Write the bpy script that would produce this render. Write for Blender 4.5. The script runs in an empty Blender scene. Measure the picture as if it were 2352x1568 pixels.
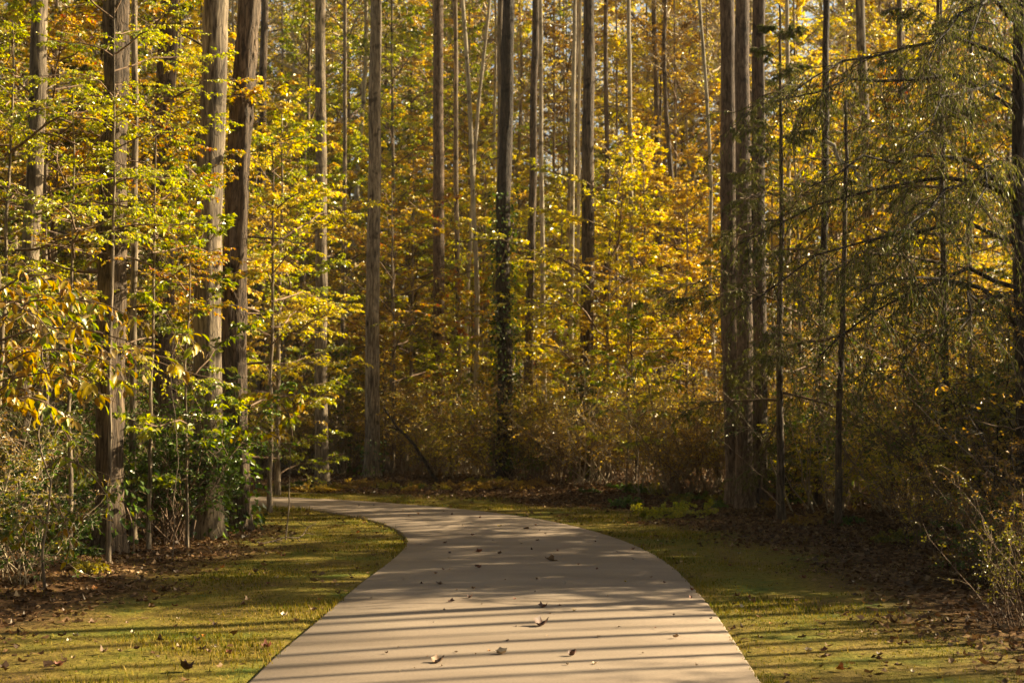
import bpy, math, random
import numpy as np
from mathutils import Vector

sc = bpy.context.scene
C = sc.collection
R = math.radians
rng = np.random.default_rng(7)
random.seed(7)

# ------------------------------------------------------------------ camera
FPX, CX, CY, HOR, EYE = 3267.0, 1176.0, 784.0, 950.0, 1.58
PITCH = math.atan((HOR - CY) / FPX)
cd = bpy.data.cameras.new('camera')
cam = bpy.data.objects.new('camera', cd); C.objects.link(cam)
cam.location = (0, 0, EYE); cam.rotation_euler = (R(90) + PITCH, 0, 0)
cd.sensor_width = 36; cd.lens = 36 * FPX / 2352
cd.clip_start = 0.1; cd.clip_end = 2000
cd.dof.use_dof = True; cd.dof.focus_distance = 12.0; cd.dof.aperture_fstop = 3.4
sc.camera = cam

# ------------------------------------------------------------------ light
SUN_AZ, SUN_EL = R(73), R(27)          # clockwise from the view direction (+Y)
w = bpy.data.worlds.new('World'); sc.world = w; w.use_nodes = True
nt = w.node_tree; nt.nodes.clear()
sky = nt.nodes.new('ShaderNodeTexSky'); sky.sky_type = 'NISHITA'; sky.sun_disc = False
sky.sun_elevation = SUN_EL; sky.sun_rotation = SUN_AZ; sky.dust_density = 2.0; sky.ozone_density = 0.6
bg = nt.nodes.new('ShaderNodeBackground'); bg.inputs['Strength'].default_value = 0.05
wo = nt.nodes.new('ShaderNodeOutputWorld')
nt.links.new(sky.outputs[0], bg.inputs[0]); nt.links.new(bg.outputs[0], wo.inputs[0])
sd = bpy.data.lights.new('sun', 'SUN'); sun = bpy.data.objects.new('sun', sd); C.objects.link(sun)
sd.energy = 5.0; sd.color = (1.0, 0.87, 0.66); sd.angle = R(0.53)
S = Vector((math.cos(SUN_EL) * math.sin(SUN_AZ), math.cos(SUN_EL) * math.cos(SUN_AZ), math.sin(SUN_EL)))
sun.rotation_euler = S.to_track_quat('Z', 'Y').to_euler()
sun.location = S * 60

vs = sc.view_settings
vs.view_transform = 'Standard'; vs.look = 'None'; vs.gamma = 1.0; vs.use_curve_mapping = False
vs.exposure = 1.95
try:
    vs.use_white_balance = True; vs.white_balance_temperature = 7900; vs.white_balance_tint = 6
except Exception:
    pass
cy = sc.cycles
cy.max_bounces = 5; cy.diffuse_bounces = 3; cy.glossy_bounces = 2; cy.transmission_bounces = 3
cy.transparent_max_bounces = 2; cy.caustics_reflective = False; cy.caustics_refractive = False
cy.sample_clamp_indirect = 4.0; cy.use_denoising = True
for a_, v_ in (('denoising_input_passes', 'RGB_ALBEDO_NORMAL'), ('denoising_prefilter', 'ACCURATE')):
    try: setattr(cy, a_, v_)
    except Exception: pass

# ------------------------------------------------------------------ helpers
def ray(px, py):
    u = (px - CX) / FPX; v = (CY - py) / FPX
    return u, math.cos(PITCH) - v * math.sin(PITCH), math.sin(PITCH) + v * math.cos(PITCH)
def at(px, py, d):
    u, y, z = ray(px, py); s = d / y
    return np.array((u * s, d, EYE + z * s))
def gnd(px, py):
    u, y, z = ray(px, py); s = -EYE / z
    return np.array((u * s, y * s))

def tag(o, label=None, cat=None, group=None, kind=None):
    if label: o['label'] = label
    if cat: o['category'] = cat
    if group: o['group'] = group
    if kind: o['kind'] = kind
    return o
def empty(name, loc, rz=0.0):
    o = bpy.data.objects.new(name, None); C.objects.link(o)
    o.location = loc; o.rotation_euler = (0, 0, rz); o.empty_display_size = 0.3
    return o
def link(name, me, parent=None, mats=None):
    o = bpy.data.objects.new(name, me); C.objects.link(o)
    if parent: o.parent = parent
    if mats:
        for i, m in enumerate(mats):
            o.material_slots[i].link = 'OBJECT'; o.material_slots[i].material = m
    return o
def nrm(v):
    return v / np.maximum(np.linalg.norm(v, axis=-1, keepdims=True), 1e-9)

def build_mesh(name, chunks, mats):
    """chunks: list of (verts (n,3), faces (m,k), mat index, tone (m,) or None, smooth)"""
    V, L, LT, MI, T, SM = [], [], [], [], [], []
    off = 0
    for v, f, mi, t, sm in chunks:
        v = np.asarray(v, float).reshape(-1, 3); f = np.asarray(f, np.int64)
        if len(f) == 0: continue
        V.append(v); L.append((f + off).ravel()); LT.append(np.full(len(f), f.shape[1]))
        MI.append(np.full(len(f), mi)); T.append(np.zeros(len(f)) if t is None else t); SM.append(np.full(len(f), sm))
        off += len(v)
    V = np.concatenate(V); L = np.concatenate(L); LT = np.concatenate(LT)
    me = bpy.data.meshes.new(name)
    me.vertices.add(len(V)); me.vertices.foreach_set('co', V.astype(np.float32).ravel())
    me.loops.add(len(L)); me.loops.foreach_set('vertex_index', L.astype(np.int32))
    me.polygons.add(len(LT))
    me.polygons.foreach_set('loop_start', np.concatenate(([0], np.cumsum(LT)[:-1])).astype(np.int32))
    me.polygons.foreach_set('material_index', np.concatenate(MI).astype(np.int32))
    me.polygons.foreach_set('use_smooth', np.concatenate(SM).astype(bool))
    a = me.attributes.new('tone', 'FLOAT', 'FACE')
    a.data.foreach_set('value', np.concatenate(T).astype(np.float32))
    for m in mats: me.materials.append(m)
    me.update(calc_edges=True)
    return me

def tubes(P, Rr, S=3):
    """P (n,K,3), Rr (n,K) -> verts, quads"""
    n, K, _ = P.shape
    T = np.empty_like(P)
    T[:, 1:-1] = P[:, 2:] - P[:, :-2]; T[:, 0] = P[:, 1] - P[:, 0]; T[:, -1] = P[:, -1] - P[:, -2]
    T = nrm(T)
    ref = np.where(np.abs(T[:, :1, 2:3]) > 0.8, np.array([1.0, 0, 0]), np.array([0, 0, 1.0]))
    A = nrm(np.cross(T, ref)); B = np.cross(T, A)
    th = np.arange(S) / S * 2 * math.pi
    ring = A[:, :, None] * np.cos(th)[:, None] + B[:, :, None] * np.sin(th)[:, None]
    V = P[:, :, None] + ring * Rr[:, :, None, None]
    idx = np.arange(n * K * S).reshape(n, K, S)
    a = idx[:, :-1]; b = idx[:, 1:]
    q = np.stack([a, np.roll(a, -1, 2), np.roll(b, -1, 2), b], -1).reshape(-1, 4)
    return V.reshape(-1, 3), q

def leaves(P, D, N, Ln, Wd, fold=0.25, rg=rng):
    """one bent lozenge each"""
    D = nrm(D); Sd = nrm(np.cross(D, N)); N = np.cross(Sd, D)
    Ln = Ln[:, None]; Wd = Wd[:, None]
    mid = P + D * Ln * 0.45
    up = N * Wd * fold
    tip = P + D * Ln - N * Ln * 0.12
    V = np.stack([P, mid + Sd * Wd * 0.5 + up, tip, mid - Sd * Wd * 0.5 + up], 1)
    f = np.arange(len(P) * 4).reshape(-1, 4)
    return V.reshape(-1, 3), f

def leaves_ovate(P, D, N, Ln, Wd):
    """near leaves: seven outline vertices and a mid rib, cupped"""
    D = nrm(D); Sd = nrm(np.cross(D, N)); N = np.cross(Sd, D)
    st = [(0, 0), (.25, .38), (.5, .5), (.78, .3), (1, 0)]
    Ln = Ln[:, None]; Wd = Wd[:, None]
    V = []
    for t, s in st: V.append(P + D * Ln * t - N * Ln * 0.25 * t * t)                # rib 0..4
    for t, s in st[1:4]: V.append(P + D * Ln * t + Sd * Wd * s + N * (Wd * 0.18 - Ln * 0.25 * t * t))
    for t, s in st[1:4]: V.append(P + D * Ln * t - Sd * Wd * s + N * (Wd * 0.18 - Ln * 0.25 * t * t))
    V = np.stack(V, 1)
    n = len(P); b = (np.arange(n) * 11)[:, None]
    q = np.array([[1, 5, 6, 2], [2, 6, 7, 3], [1, 2, 9, 8], [2, 3, 10, 9]])
    t3 = np.array([[0, 5, 1], [3, 7, 4], [0, 1, 8], [3, 4, 10]])
    Q = (b[:, :, None] + q[None]).reshape(-1, 4); T3 = (b[:, :, None] + t3[None]).reshape(-1, 3)
    return V.reshape(-1, 3), Q, T3

def sample(P, t):
    """P (n,K,3), t (n,m) in 0..1 -> points, tangents (n,m,3)"""
    K = P.shape[1]
    x = np.clip(t, 0, 0.9999) * (K - 1); i = x.astype(int); f = (x - i)[..., None]
    n = np.arange(P.shape[0])[:, None]
    a, b = P[n, i], P[n, i + 1]
    return a + (b - a) * f, nrm(b - a)

def ramify(P, m, t0, ratio, ang, K, droop, flat, rg, taper=0.6):
    n = len(P)
    plen = np.linalg.norm(np.diff(P, axis=1), axis=2).sum(1)
    t = t0 + (1 - t0) * (np.arange(m)[None] + rg.random((n, m))) / m
    p, T = sample(P, t)
    up = np.array([0, 0, 1.0])
    side = np.cross(T, up); bad = np.linalg.norm(side, axis=-1) < 0.2
    side = side + rg.normal(0, 0.15, side.shape); side[bad] = rg.normal(0, 1, (bad.sum(), 3)); side[bad] -= T[bad] * (side[bad] * T[bad]).sum(-1, keepdims=True)
    side = nrm(side); upv = np.cross(side, T)
    sg = np.where((np.arange(m) % 2)[None, :, None] == 0, 1.0, -1.0)
    roll = rg.normal(0, flat, (n, m, 1))
    a = R(1) * (ang + rg.normal(0, 10, (n, m, 1)))
    D = T * np.cos(a) + (side * np.cos(roll) * sg + upv * np.sin(roll)) * np.sin(a)
    Lc = plen[:, None] * ratio * (1 - taper * t) * rg.uniform(0.6, 1.35, (n, m))
    s = np.linspace(0, 1, K)[None, None, :, None]
    Q = p[:, :, None] + D[:, :, None] * Lc[:, :, None, None] * s
    Q = Q + np.array([0, 0, -1.0]) * (droop * Lc[:, :, None, None] * s ** 2)
    Q[:, :, 1:] += rg.normal(0, 1, (n, m, K - 1, 3)) * Lc[:, :, None, None] * 0.035
    return Q.reshape(-1, K, 3)

def leaf_on(P, m, size, rg, spread=55, tumble=0.5, hang=0.3, t0=0.1, wl=0.6):
    n = len(P)
    t = t0 + (1 - t0) * (np.arange(m)[None] + rg.random((n, m))) / m
    p, T = sample(P, t)
    up = np.array([0, 0, 1.0])
    side = nrm(np.cross(T, up) + rg.normal(0, .1, T.shape))
    sg = np.where((np.arange(m) % 2)[None, :, None] == 0, 1.0, -1.0)
    a = R(1) * (spread + rg.normal(0, 18, (n, m, 1)))
    D = T * np.cos(a) + side * sg * np.sin(a) + rg.normal(0, 0.22, T.shape)
    D[..., 2] -= hang * rg.uniform(0.2, 1.8, D.shape[:-1])
    N = np.broadcast_to(up, T.shape) + rg.normal(0, tumble, T.shape)
    Ln = size * rg.uniform(0.6, 1.25, (n, m))
    f = lambda x: x.reshape(-1, 3)
    return f(p), f(D), f(N), Ln.ravel(), (Ln * wl * rg.uniform(.8, 1.2, Ln.shape)).ravel()

# ------------------------------------------------------------------ materials
def newmat(name):
    m = bpy.data.materials.new(name); m.use_nodes = True
    n = m.node_tree; n.nodes.clear(); o = n.nodes.new('ShaderNodeOutputMaterial')
    return m, n, n.nodes.new, n.links.new, o
def ramp(N, stops, interp='LINEAR'):
    r = N('ShaderNodeValToRGB'); cr = r.color_ramp; cr.interpolation = interp
    while len(cr.elements) < len(stops): cr.elements.new(0.5)
    for e, (p, c) in zip(cr.elements, stops): e.position = p; e.color = (*c, 1)
    return r
def math_(N, Lk, op, a, b):
    m = N('ShaderNodeMath'); m.operation = op
    for i, x in enumerate((a, b)):
        if isinstance(x, (int, float)): m.inputs[i].default_value = x
        else: Lk(x, m.inputs[i])
    return m.outputs[0]

def leaf_mat(name, stops, trans=0.5, gloss=0.06, clump=0.45, rough=0.38):
    m, nt, N, Lk, out = newmat(name)
    at_ = N('ShaderNodeAttribute'); at_.attribute_name = 'tone'
    geo = N('ShaderNodeNewGeometry')
    nz = N('ShaderNodeTexNoise'); nz.inputs['Scale'].default_value = 0.9; nz.inputs['Detail'].default_value = 2
    Lk(geo.outputs['Position'], nz.inputs['Vector'])
    oi = N('ShaderNodeObjectInfo')
    k = math_(N, Lk, 'MULTIPLY', math_(N, Lk, 'SUBTRACT', nz.outputs['Fac'], 0.5), clump * 2.4)
    k2 = math_(N, Lk, 'MULTIPLY', math_(N, Lk, 'SUBTRACT', oi.outputs['Random'], 0.5), 0.30)
    t = math_(N, Lk, 'ADD', math_(N, Lk, 'ADD', at_.outputs['Fac'], k), k2)
    r = ramp(N, stops); Lk(t, r.inputs['Fac'])
    d = N('ShaderNodeBsdfDiffuse'); tr = N('ShaderNodeBsdfTranslucent'); gl = N('ShaderNodeBsdfGlossy')
    gl.inputs['Roughness'].default_value = rough; gl.inputs['Color'].default_value = (1, 1, .95, 1)
    hs = N('ShaderNodeHueSaturation'); hs.inputs['Value'].default_value = 1.25; hs.inputs['Saturation'].default_value = 1.12
    Lk(r.outputs['Color'], hs.inputs['Color'])
    Lk(r.outputs['Color'], d.inputs['Color']); Lk(hs.outputs['Color'], tr.inputs['Color'])
    m1 = N('ShaderNodeMixShader'); m1.inputs[0].default_value = trans
    Lk(d.outputs[0], m1.inputs[1]); Lk(tr.outputs[0], m1.inputs[2])
    m2 = N('ShaderNodeMixShader'); m2.inputs[0].default_value = gloss
    Lk(m1.outputs[0], m2.inputs[1]); Lk(gl.outputs[0], m2.inputs[2]); Lk(m2.outputs[0], out.inputs[0])
    return m

LEAF = {
 'gold':   leaf_mat('leaf_gold',   [(0, (.12, .13, .02)), (.3, (.36, .33, .03)), (.6, (.68, .55, .06)), (1, (.84, .60, .16))]),
 'lime':   leaf_mat('leaf_lime',   [(0, (.06, .09, .015)), (.3, (.19, .24, .025)), (.6, (.42, .42, .04)), (1, (.68, .58, .09))]),
 'orange': leaf_mat('leaf_orange', [(0, (.20, .11, .03)), (.3, (.42, .24, .05)), (.6, (.60, .42, .07)), (1, (.70, .55, .13))]),
 'rust':   leaf_mat('leaf_rust',   [(0, (.09, .05, .02)), (.35, (.22, .12, .035)), (.65, (.38, .22, .045)), (1, (.48, .36, .06))]),
 'olive':  leaf_mat('leaf_olive',  [(0, (.05, .06, .012)), (.4, (.17, .16, .022)), (.7, (.34, .28, .03)), (1, (.50, .38, .05))]),
 'green':  leaf_mat('leaf_green',  [(0, (.02, .04, .006)), (.4, (.055, .105, .010)), (.8, (.12, .19, .015)), (1, (.32, .30, .03))], trans=.4, gloss=.045, rough=.35),
 'cedar':  leaf_mat('leaf_cedar',  [(0, (.03, .042, .010)), (.4, (.075, .088, .018)), (.75, (.14, .145, .028)), (1, (.22, .20, .045))], trans=.3, gloss=.02),
 'mixed':  leaf_mat('leaf_mixed',  [(0, (.05, .07, .012)), (.25, (.16, .17, .02)), (.45, (.40, .31, .02)), (.62, (.55, .38, .03)), (.82, (.45, .19, .025)), (1, (.33, .05, .02))], clump=.6),
}
def bark_mat(name, dark, light, vscale=1.0, bump=0.5, fine=9.0):
    m, nt, N, Lk, out = newmat(name)
    geo = N('ShaderNodeTexCoord')
    mp = N('ShaderNodeMapping'); mp.inputs['Scale'].default_value = (fine, fine, 1.1 * vscale); Lk(geo.outputs['Object'], mp.inputs[0])
    nz = N('ShaderNodeTexNoise'); nz.inputs['Scale'].default_value = 3.0; nz.inputs['Detail'].default_value = 6; nz.inputs['Distortion'].default_value = .6
    Lk(mp.outputs[0], nz.inputs['Vector'])
    n2 = N('ShaderNodeTexNoise'); n2.inputs['Scale'].default_value = 1.3; n2.inputs['Detail'].default_value = 3; Lk(geo.outputs['Object'], n2.inputs['Vector'])
    n3 = N('ShaderNodeTexNoise'); n3.inputs['Scale'].default_value = 4.5; n3.inputs['Detail'].default_value = 1; Lk(geo.outputs['Object'], n3.inputs['Vector'])
    r = ramp(N, [(.32, dark), (.52, tuple(.5 * (a + b) for a, b in zip(dark, light))), (.7, light)]); Lk(nz.outputs['Fac'], r.inputs['Fac'])
    r2 = ramp(N, [(.35, (.7, .68, .64)), (.65, (1.2, 1.17, 1.08))]); Lk(n2.outputs['Fac'], r2.inputs['Fac'])
    mx = N('ShaderNodeMix'); mx.data_type = 'RGBA'; mx.blend_type = 'MULTIPLY'; mx.inputs[0].default_value = .8
    Lk(r.outputs[0], mx.inputs[6]); Lk(r2.outputs[0], mx.inputs[7])
    vo = N('ShaderNodeTexVoronoi'); vo.feature = 'DISTANCE_TO_EDGE'; vo.inputs['Scale'].default_value = 2.4; vo.inputs['Randomness'].default_value = 1
    mp2 = N('ShaderNodeMapping'); mp2.inputs['Scale'].default_value = (fine * 1.2, fine * 1.2, 1.6 * vscale); Lk(geo.outputs['Object'], mp2.inputs[0])
    wob = N('ShaderNodeMix'); wob.data_type = 'RGBA'; wob.inputs[0].default_value = .25; Lk(mp2.outputs[0], wob.inputs[6]); Lk(nz.outputs['Color'], wob.inputs[7]); Lk(wob.outputs[2], vo.inputs['Vector'])
    vr = ramp(N, [(.0, (.38, .36, .34)), (.07, (1, 1, 1))]); Lk(vo.outputs['Distance'], vr.inputs['Fac'])
    mxv = N('ShaderNodeMix'); mxv.data_type = 'RGBA'; mxv.blend_type = 'MULTIPLY'; mxv.inputs[0].default_value = min(1, bump + .25)
    Lk(mx.outputs[2], mxv.inputs[6]); Lk(vr.outputs[0], mxv.inputs[7])
    hgt_ = math_(N, Lk, 'ADD', nz.outputs['Fac'], math_(N, Lk, 'MULTIPLY', vr.outputs[0], .9))
    r3 = ramp(N, [(.66, (1, 1, 1)), (.74, (.35, .33, .3))]); Lk(n3.outputs['Fac'], r3.inputs['Fac'])
    mx2 = N('ShaderNodeMix'); mx2.data_type = 'RGBA'; mx2.blend_type = 'MULTIPLY'; mx2.inputs[0].default_value = 1
    Lk(mxv.outputs[2], mx2.inputs[6]); Lk(r3.outputs[0], mx2.inputs[7])
    b = N('ShaderNodeBump'); b.inputs['Strength'].default_value = bump; b.inputs['Distance'].default_value = 0.035
    Lk(hgt_, b.inputs['Height'])
    p = N('ShaderNodeBsdfPrincipled'); p.inputs['Roughness'].default_value = .85; p.inputs['Specular IOR Level'].default_value = .25; p.inputs['Diffuse Roughness'].default_value = 1.0
    Lk(mx2.outputs[2], p.inputs['Base Color']); Lk(b.outputs[0], p.inputs['Normal']); Lk(p.outputs[0], out.inputs[0])
    return m
BARK = {
 'grey':  bark_mat('bark_grey',  (.085, .058, .040), (.52, .42, .31), bump=.4),
 'brown': bark_mat('bark_brown', (.045, .030, .021), (.28, .20, .14), bump=.6),
 'red':   bark_mat('bark_red',   (.085, .052, .036), (.36, .25, .175), vscale=1.6),
 'pale':  bark_mat('bark_pale',  (.30, .25, .19), (.68, .61, .49), bump=.25),
 'dark':  bark_mat('bark_dark',  (.03, .023, .018), (.14, .10, .075), bump=1.0),
}
def plain(name, col, rough=.8, var=.35, scale=20):
    m, nt, N, Lk, out = newmat(name)
    g = N('ShaderNodeNewGeometry'); nz = N('ShaderNodeTexNoise'); nz.inputs['Scale'].default_value = scale; Lk(g.outputs['Position'], nz.inputs[0])
    r = ramp(N, [(.3, tuple(c * (1 - var) for c in col)), (.7, tuple(c * (1 + var) for c in col))]); Lk(nz.outputs['Fac'], r.inputs[0])
    p = N('ShaderNodeBsdfPrincipled'); p.inputs['Roughness'].default_value = rough; p.inputs['Specular IOR Level'].default_value = .3
    Lk(r.outputs[0], p.inputs['Base Color']); Lk(p.outputs[0], out.inputs[0]); return m
TWIG = plain('twig', (.17, .11, .07)); TWIGP = plain('twig_pale', (.34, .27, .18)); TWIGD = plain('twig_dark', (.045, .032, .024))

# ------------------------------------------------------------------ path and ground
Lpix = [(500,1640),(575,1568),(640,1500),(700,1455),(760,1400),(830,1340),(885,1300),(920,1272),(936,1248),(930,1230),(908,1216),(875,1203),(830,1191),(780,1181),(720,1172),(660,1165),(600,1161)]
Rpix = [(1790,1640),(1745,1568),(1690,1480),(1640,1405),(1590,1347),(1545,1302),(1495,1270),(1440,1246),(1380,1226),(1300,1205),(1210,1189),(1110,1176),(1010,1166),(910,1158),(810,1151),(700,1145),(600,1141)]
Le = np.array([gnd(*p) for p in Lpix]); Re = np.array([gnd(*p) for p in Rpix])
# towards and behind the camera, and on round the bend to the left
Le = np.vstack([[-1.55, -6], [-1.6, 0], [-1.62, 4], Le, [-7.5, 24.6], [-12, 24.2], [-22, 22.5], [-40, 18]])
Re = np.vstack([[1.5, -6], [1.5, 0], [1.52, 4], Re, [-7.5, 27.9], [-12, 27.6], [-22, 25.9], [-40, 21.4]])
def resample(P, n):
    d = np.r_[0, np.cumsum(np.linalg.norm(np.diff(P, axis=0), axis=1))]
    # smooth with a cubic through chord-length knots
    t = np.linspace(0, d[-1], n)
    Q = np.stack([np.interp(t, d, P[:, i]) for i in (0, 1)], 1)
    for _ in range(5): Q[1:-1] = .25 * Q[:-2] + .5 * Q[1:-1] + .25 * Q[2:]
    return Q
NS = 240
Lc, Rc = resample(Le, NS), resample(Re, NS)
poly = np.vstack([Lc, Rc[::-1]])
def path_dist(X, Y):
    """signed distance to the path's outline (negative inside)"""
    p = np.stack([X.ravel(), Y.ravel()], 1)
    out = np.full(len(p), 1e9); ins = np.zeros(len(p), bool)
    Q = poly[::2]; A = Q; B = np.roll(Q, -1, 0)
    for a, b in zip(A, B):
        ab = b - a; t = np.clip(((p - a) @ ab) / (ab @ ab + 1e-12), 0, 1)
        out = np.minimum(out, np.hypot(*(p - a - t[:, None] * ab).T))
        c = ((a[1] > p[:, 1]) != (b[1] > p[:, 1]))
        xi = (b[0] - a[0]) * (p[:, 1] - a[1]) / (b[1] - a[1] + 1e-12) + a[0]
        ins ^= c & (p[:, 0] < xi)
    out[ins] *= -1
    return out.reshape(X.shape)
def vnoise(X, Y, s, seed=0):
    r = np.random.default_rng(seed + 100); o = 0
    for k in range(6):
        a = r.uniform(0, 6.28); f = s * r.uniform(.6, 1.7); ph = r.uniform(0, 6.28)
        o = o + np.sin((X * math.cos(a) + Y * math.sin(a)) * f + ph + 1.3 * np.sin((X * math.sin(a) - Y * math.cos(a)) * f * .7 + ph * 2))
    return o / 6
def sstep(x, a, b):
    t = np.clip((x - a) / (b - a), 0, 1); return t * t * (3 - 2 * t)
def height(X, Y, pd=None):
    X = np.asarray(X, float); Y = np.asarray(Y, float)
    if pd is None: pd = path_dist(X, Y)
    far = sstep(Y, 55, 120)
    h = 0.0 + sstep(pd, 2.2, 6.0) * (0.10 + 0.10 * vnoise(X, Y, .5, 1)) + sstep(pd, .2, 1) * .015 * vnoise(X, Y, 2.6, 2)
    h = h - 0.035 * (1 - sstep(pd, -.05, .0)) * 1.0
    return h + far * 3.5
def hz(x, y):
    return float(height(np.array([[x]]), np.array([[y]]))[0, 0])

def axis(a0, a1, step, lo, hi):
    c = list(np.arange(a0, a1, step)); s = step; x = a1
    while x < hi: c.append(x); s *= 1.18; x += s
    s = step; x = a0
    left = []
    while x > lo: s *= 1.18; x -= s; left.append(x)
    return np.array(left[::-1] + c)
gx = axis(-9, 10, .14, -350, 350); gy = axis(6.5, 34, .14, -60, 600)
GX, GY = np.meshgrid(gx, gy)
PD = path_dist(GX, GY); GZ = height(GX, GY, PD)
ny, nx = GX.shape
V = np.stack([GX, GY, GZ], -1).reshape(-1, 3)
ii = np.arange(nx * ny).reshape(ny, nx)
Fq = np.stack([ii[:-1, :-1], ii[:-1, 1:], ii[1:, 1:], ii[1:, :-1]], -1).reshape(-1, 4)

def verge_mask(X, Y, pd):
    """1 where mown grass, 0 where leaf litter under the trees"""
    left = sstep(pd, 2.0, 3.2) if False else None
    side = np.where(Y > 21, 2.1, np.where(X < -.5, 2.0, 1.55))
    e = side + .5 * vnoise(X, Y, 1.6, 5)
    return 1 - sstep(pd, e - .7, e + .5)
m, nt, N, Lk, out = newmat('forest_ground')
a = N('ShaderNodeAttribute'); a.attribute_name = 'grass'
g = N('ShaderNodeNewGeometry')
n1 = N('ShaderNodeTexNoise'); n1.inputs['Scale'].default_value = 1.1; n1.inputs['Detail'].default_value = 6; n1.inputs['Roughness'].default_value = .65; Lk(g.outputs['Position'], n1.inputs[0])
n2 = N('ShaderNodeTexNoise'); n2.inputs['Scale'].default_value = 14; n2.inputs['Detail'].default_value = 5; n2.inputs['Roughness'].default_value = .7; Lk(g.outputs['Position'], n2.inputs[0])
n3 = N('ShaderNodeTexVoronoi'); n3.inputs['Scale'].default_value = 13; Lk(g.outputs['Position'], n3.inputs[0])
gr = ramp(N, [(.32, (.115, .075, .03)), (.45, (.165, .12, .028)), (.54, (.155, .13, .023)), (.66, (.08, .105, .018))]); Lk(n1.outputs['Fac'], gr.inputs[0])
g2 = ramp(N, [(.3, (.45, .45, .45)), (.7, (1.3, 1.3, 1.3))]); Lk(n2.outputs['Fac'], g2.inputs[0])
mx = N('ShaderNodeMix'); mx.data_type = 'RGBA'; mx.blend_type = 'MULTIPLY'; mx.inputs[0].default_value = 1; Lk(gr.outputs[0], mx.inputs[6]); Lk(g2.outputs[0], mx.inputs[7])
lt = ramp(N, [(0, (.03, .018, .01)), (.4, (.075, .04, .02)), (.75, (.15, .08, .035)), (1, (.22, .14, .06))]); Lk(n3.outputs['Color'], lt.inputs[0])
mx3 = N('ShaderNodeMix'); mx3.data_type = 'RGBA'; mx3.blend_type = 'MULTIPLY'; mx3.inputs[0].default_value = 1; Lk(lt.outputs[0], mx3.inputs[6]); Lk(g2.outputs[0], mx3.inputs[7])
mx2 = N('ShaderNodeMix'); mx2.data_type = 'RGBA'; Lk(a.outputs['Fac'], mx2.inputs[0]); Lk(mx3.outputs[2], mx2.inputs[6]); Lk(mx.outputs[2], mx2.inputs[7])
b = N('ShaderNodeBump'); b.inputs['Strength'].default_value = .8; b.inputs['Distance'].default_value = .04; Lk(n2.outputs['Fac'], b.inputs['Height'])
p = N('ShaderNodeBsdfPrincipled'); p.inputs['Roughness'].default_value = .95; p.inputs['Specular IOR Level'].default_value = .1
Lk(mx2.outputs[2], p.inputs['Base Color']); Lk(b.outputs[0], p.inputs['Normal']); Lk(p.outputs[0], out.inputs[0])
GROUND = m
me = build_mesh('ground', [(V, Fq, 0, None, True)], [GROUND])
at2 = me.attributes.new('grass', 'FLOAT', 'POINT'); at2.data.foreach_set('value', verge_mask(GX, GY, PD).astype(np.float32).ravel())
tag(link('ground', me), kind='structure')

# path slab of pale concrete
m, nt, N, Lk, out = newmat('path_concrete')
g = N('ShaderNodeNewGeometry')
mp = N('ShaderNodeMapping'); mp.inputs['Scale'].default_value = (.5, 2.2, 1); Lk(g.outputs['Position'], mp.inputs[0])
n1 = N('ShaderNodeTexNoise'); n1.inputs['Scale'].default_value = .9; n1.inputs['Detail'].default_value = 5; Lk(mp.outputs[0], n1.inputs[0])
n2 = N('ShaderNodeTexNoise'); n2.inputs['Scale'].default_value = 60; n2.inputs['Detail'].default_value = 4; Lk(g.outputs['Position'], n2.inputs[0])
r1 = ramp(N, [(.3, (.18, .137, .103)), (.5, (.225, .174, .133)), (.7, (.265, .208, .160))]); Lk(n1.outputs['Fac'], r1.inputs[0])
r2 = ramp(N, [(.3, (.86, .86, .86)), (.7, (1.1, 1.1, 1.1))]); Lk(n2.outputs['Fac'], r2.inputs[0])
mx = N('ShaderNodeMix'); mx.data_type = 'RGBA'; mx.blend_type = 'MULTIPLY'; mx.inputs[0].default_value = 1; Lk(r1.outputs[0], mx.inputs[6]); Lk(r2.outputs[0], mx.inputs[7])
b = N('ShaderNodeBump'); b.inputs['Strength'].default_value = .25; b.inputs['Distance'].default_value = .004; Lk(n2.outputs['Fac'], b.inputs['Height'])
p = N('ShaderNodeBsdfPrincipled'); p.inputs['Roughness'].default_value = .8; p.inputs['Specular IOR Level'].default_value = .25
Lk(mx.outputs[2], p.inputs['Base Color']); Lk(b.outputs[0], p.inputs['Normal']); Lk(p.outputs[0], out.inputs[0])
CONC = m
rows = []
for s, zz in ((-.0, -.06), (0.0, .012), (.006, .020), (.25, .030), (.5, .034), (.75, .030), (.994, .020), (1.0, .012), (1.0, -.06)):
    xy = Lc + (Rc - Lc) * s
    rows.append(np.c_[xy, np.full(NS, zz)])
PV = np.stack(rows, 1); idx = np.arange(NS * 9).reshape(NS, 9)
Pq = np.stack([idx[:-1, :-1], idx[:-1, 1:], idx[1:, 1:], idx[1:, :-1]], -1).reshape(-1, 4)
tag(link('path', build_mesh('path', [(PV, Pq, 0, None, True)], [CONC])), kind='structure')

# ------------------------------------------------------------------ grass and litter (stuff)
GRASSM = leaf_mat('grass_blades', [(0, (.05, .07, .012)), (.3, (.11, .12, .016)), (.5, (.20, .16, .025)), (.8, (.28, .20, .05)), (1, (.34, .25, .10))], trans=.3, gloss=.0, clump=.5)
LITTER = leaf_mat('dead_leaves', [(0, (.045, .025, .014)), (.35, (.11, .058, .03)), (.6, (.17, .10, .05)), (.82, (.25, .16, .08)), (1, (.34, .24, .13))], trans=.15, gloss=.02, clump=.25)
def scatter(n, x0, x1, y0, y1, bias=1.0):
    y = y0 + (y1 - y0) * rng.random(n) ** bias; hw = .40
    X = rng.uniform(x0, x1, n)
    k = np.abs(X) < y * hw + .6
    return X[k], y[k]
X, Y = scatter(1400000, -12, 12, 7, 33, 1.7)
pdv = path_dist(X, Y) if False else None
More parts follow.
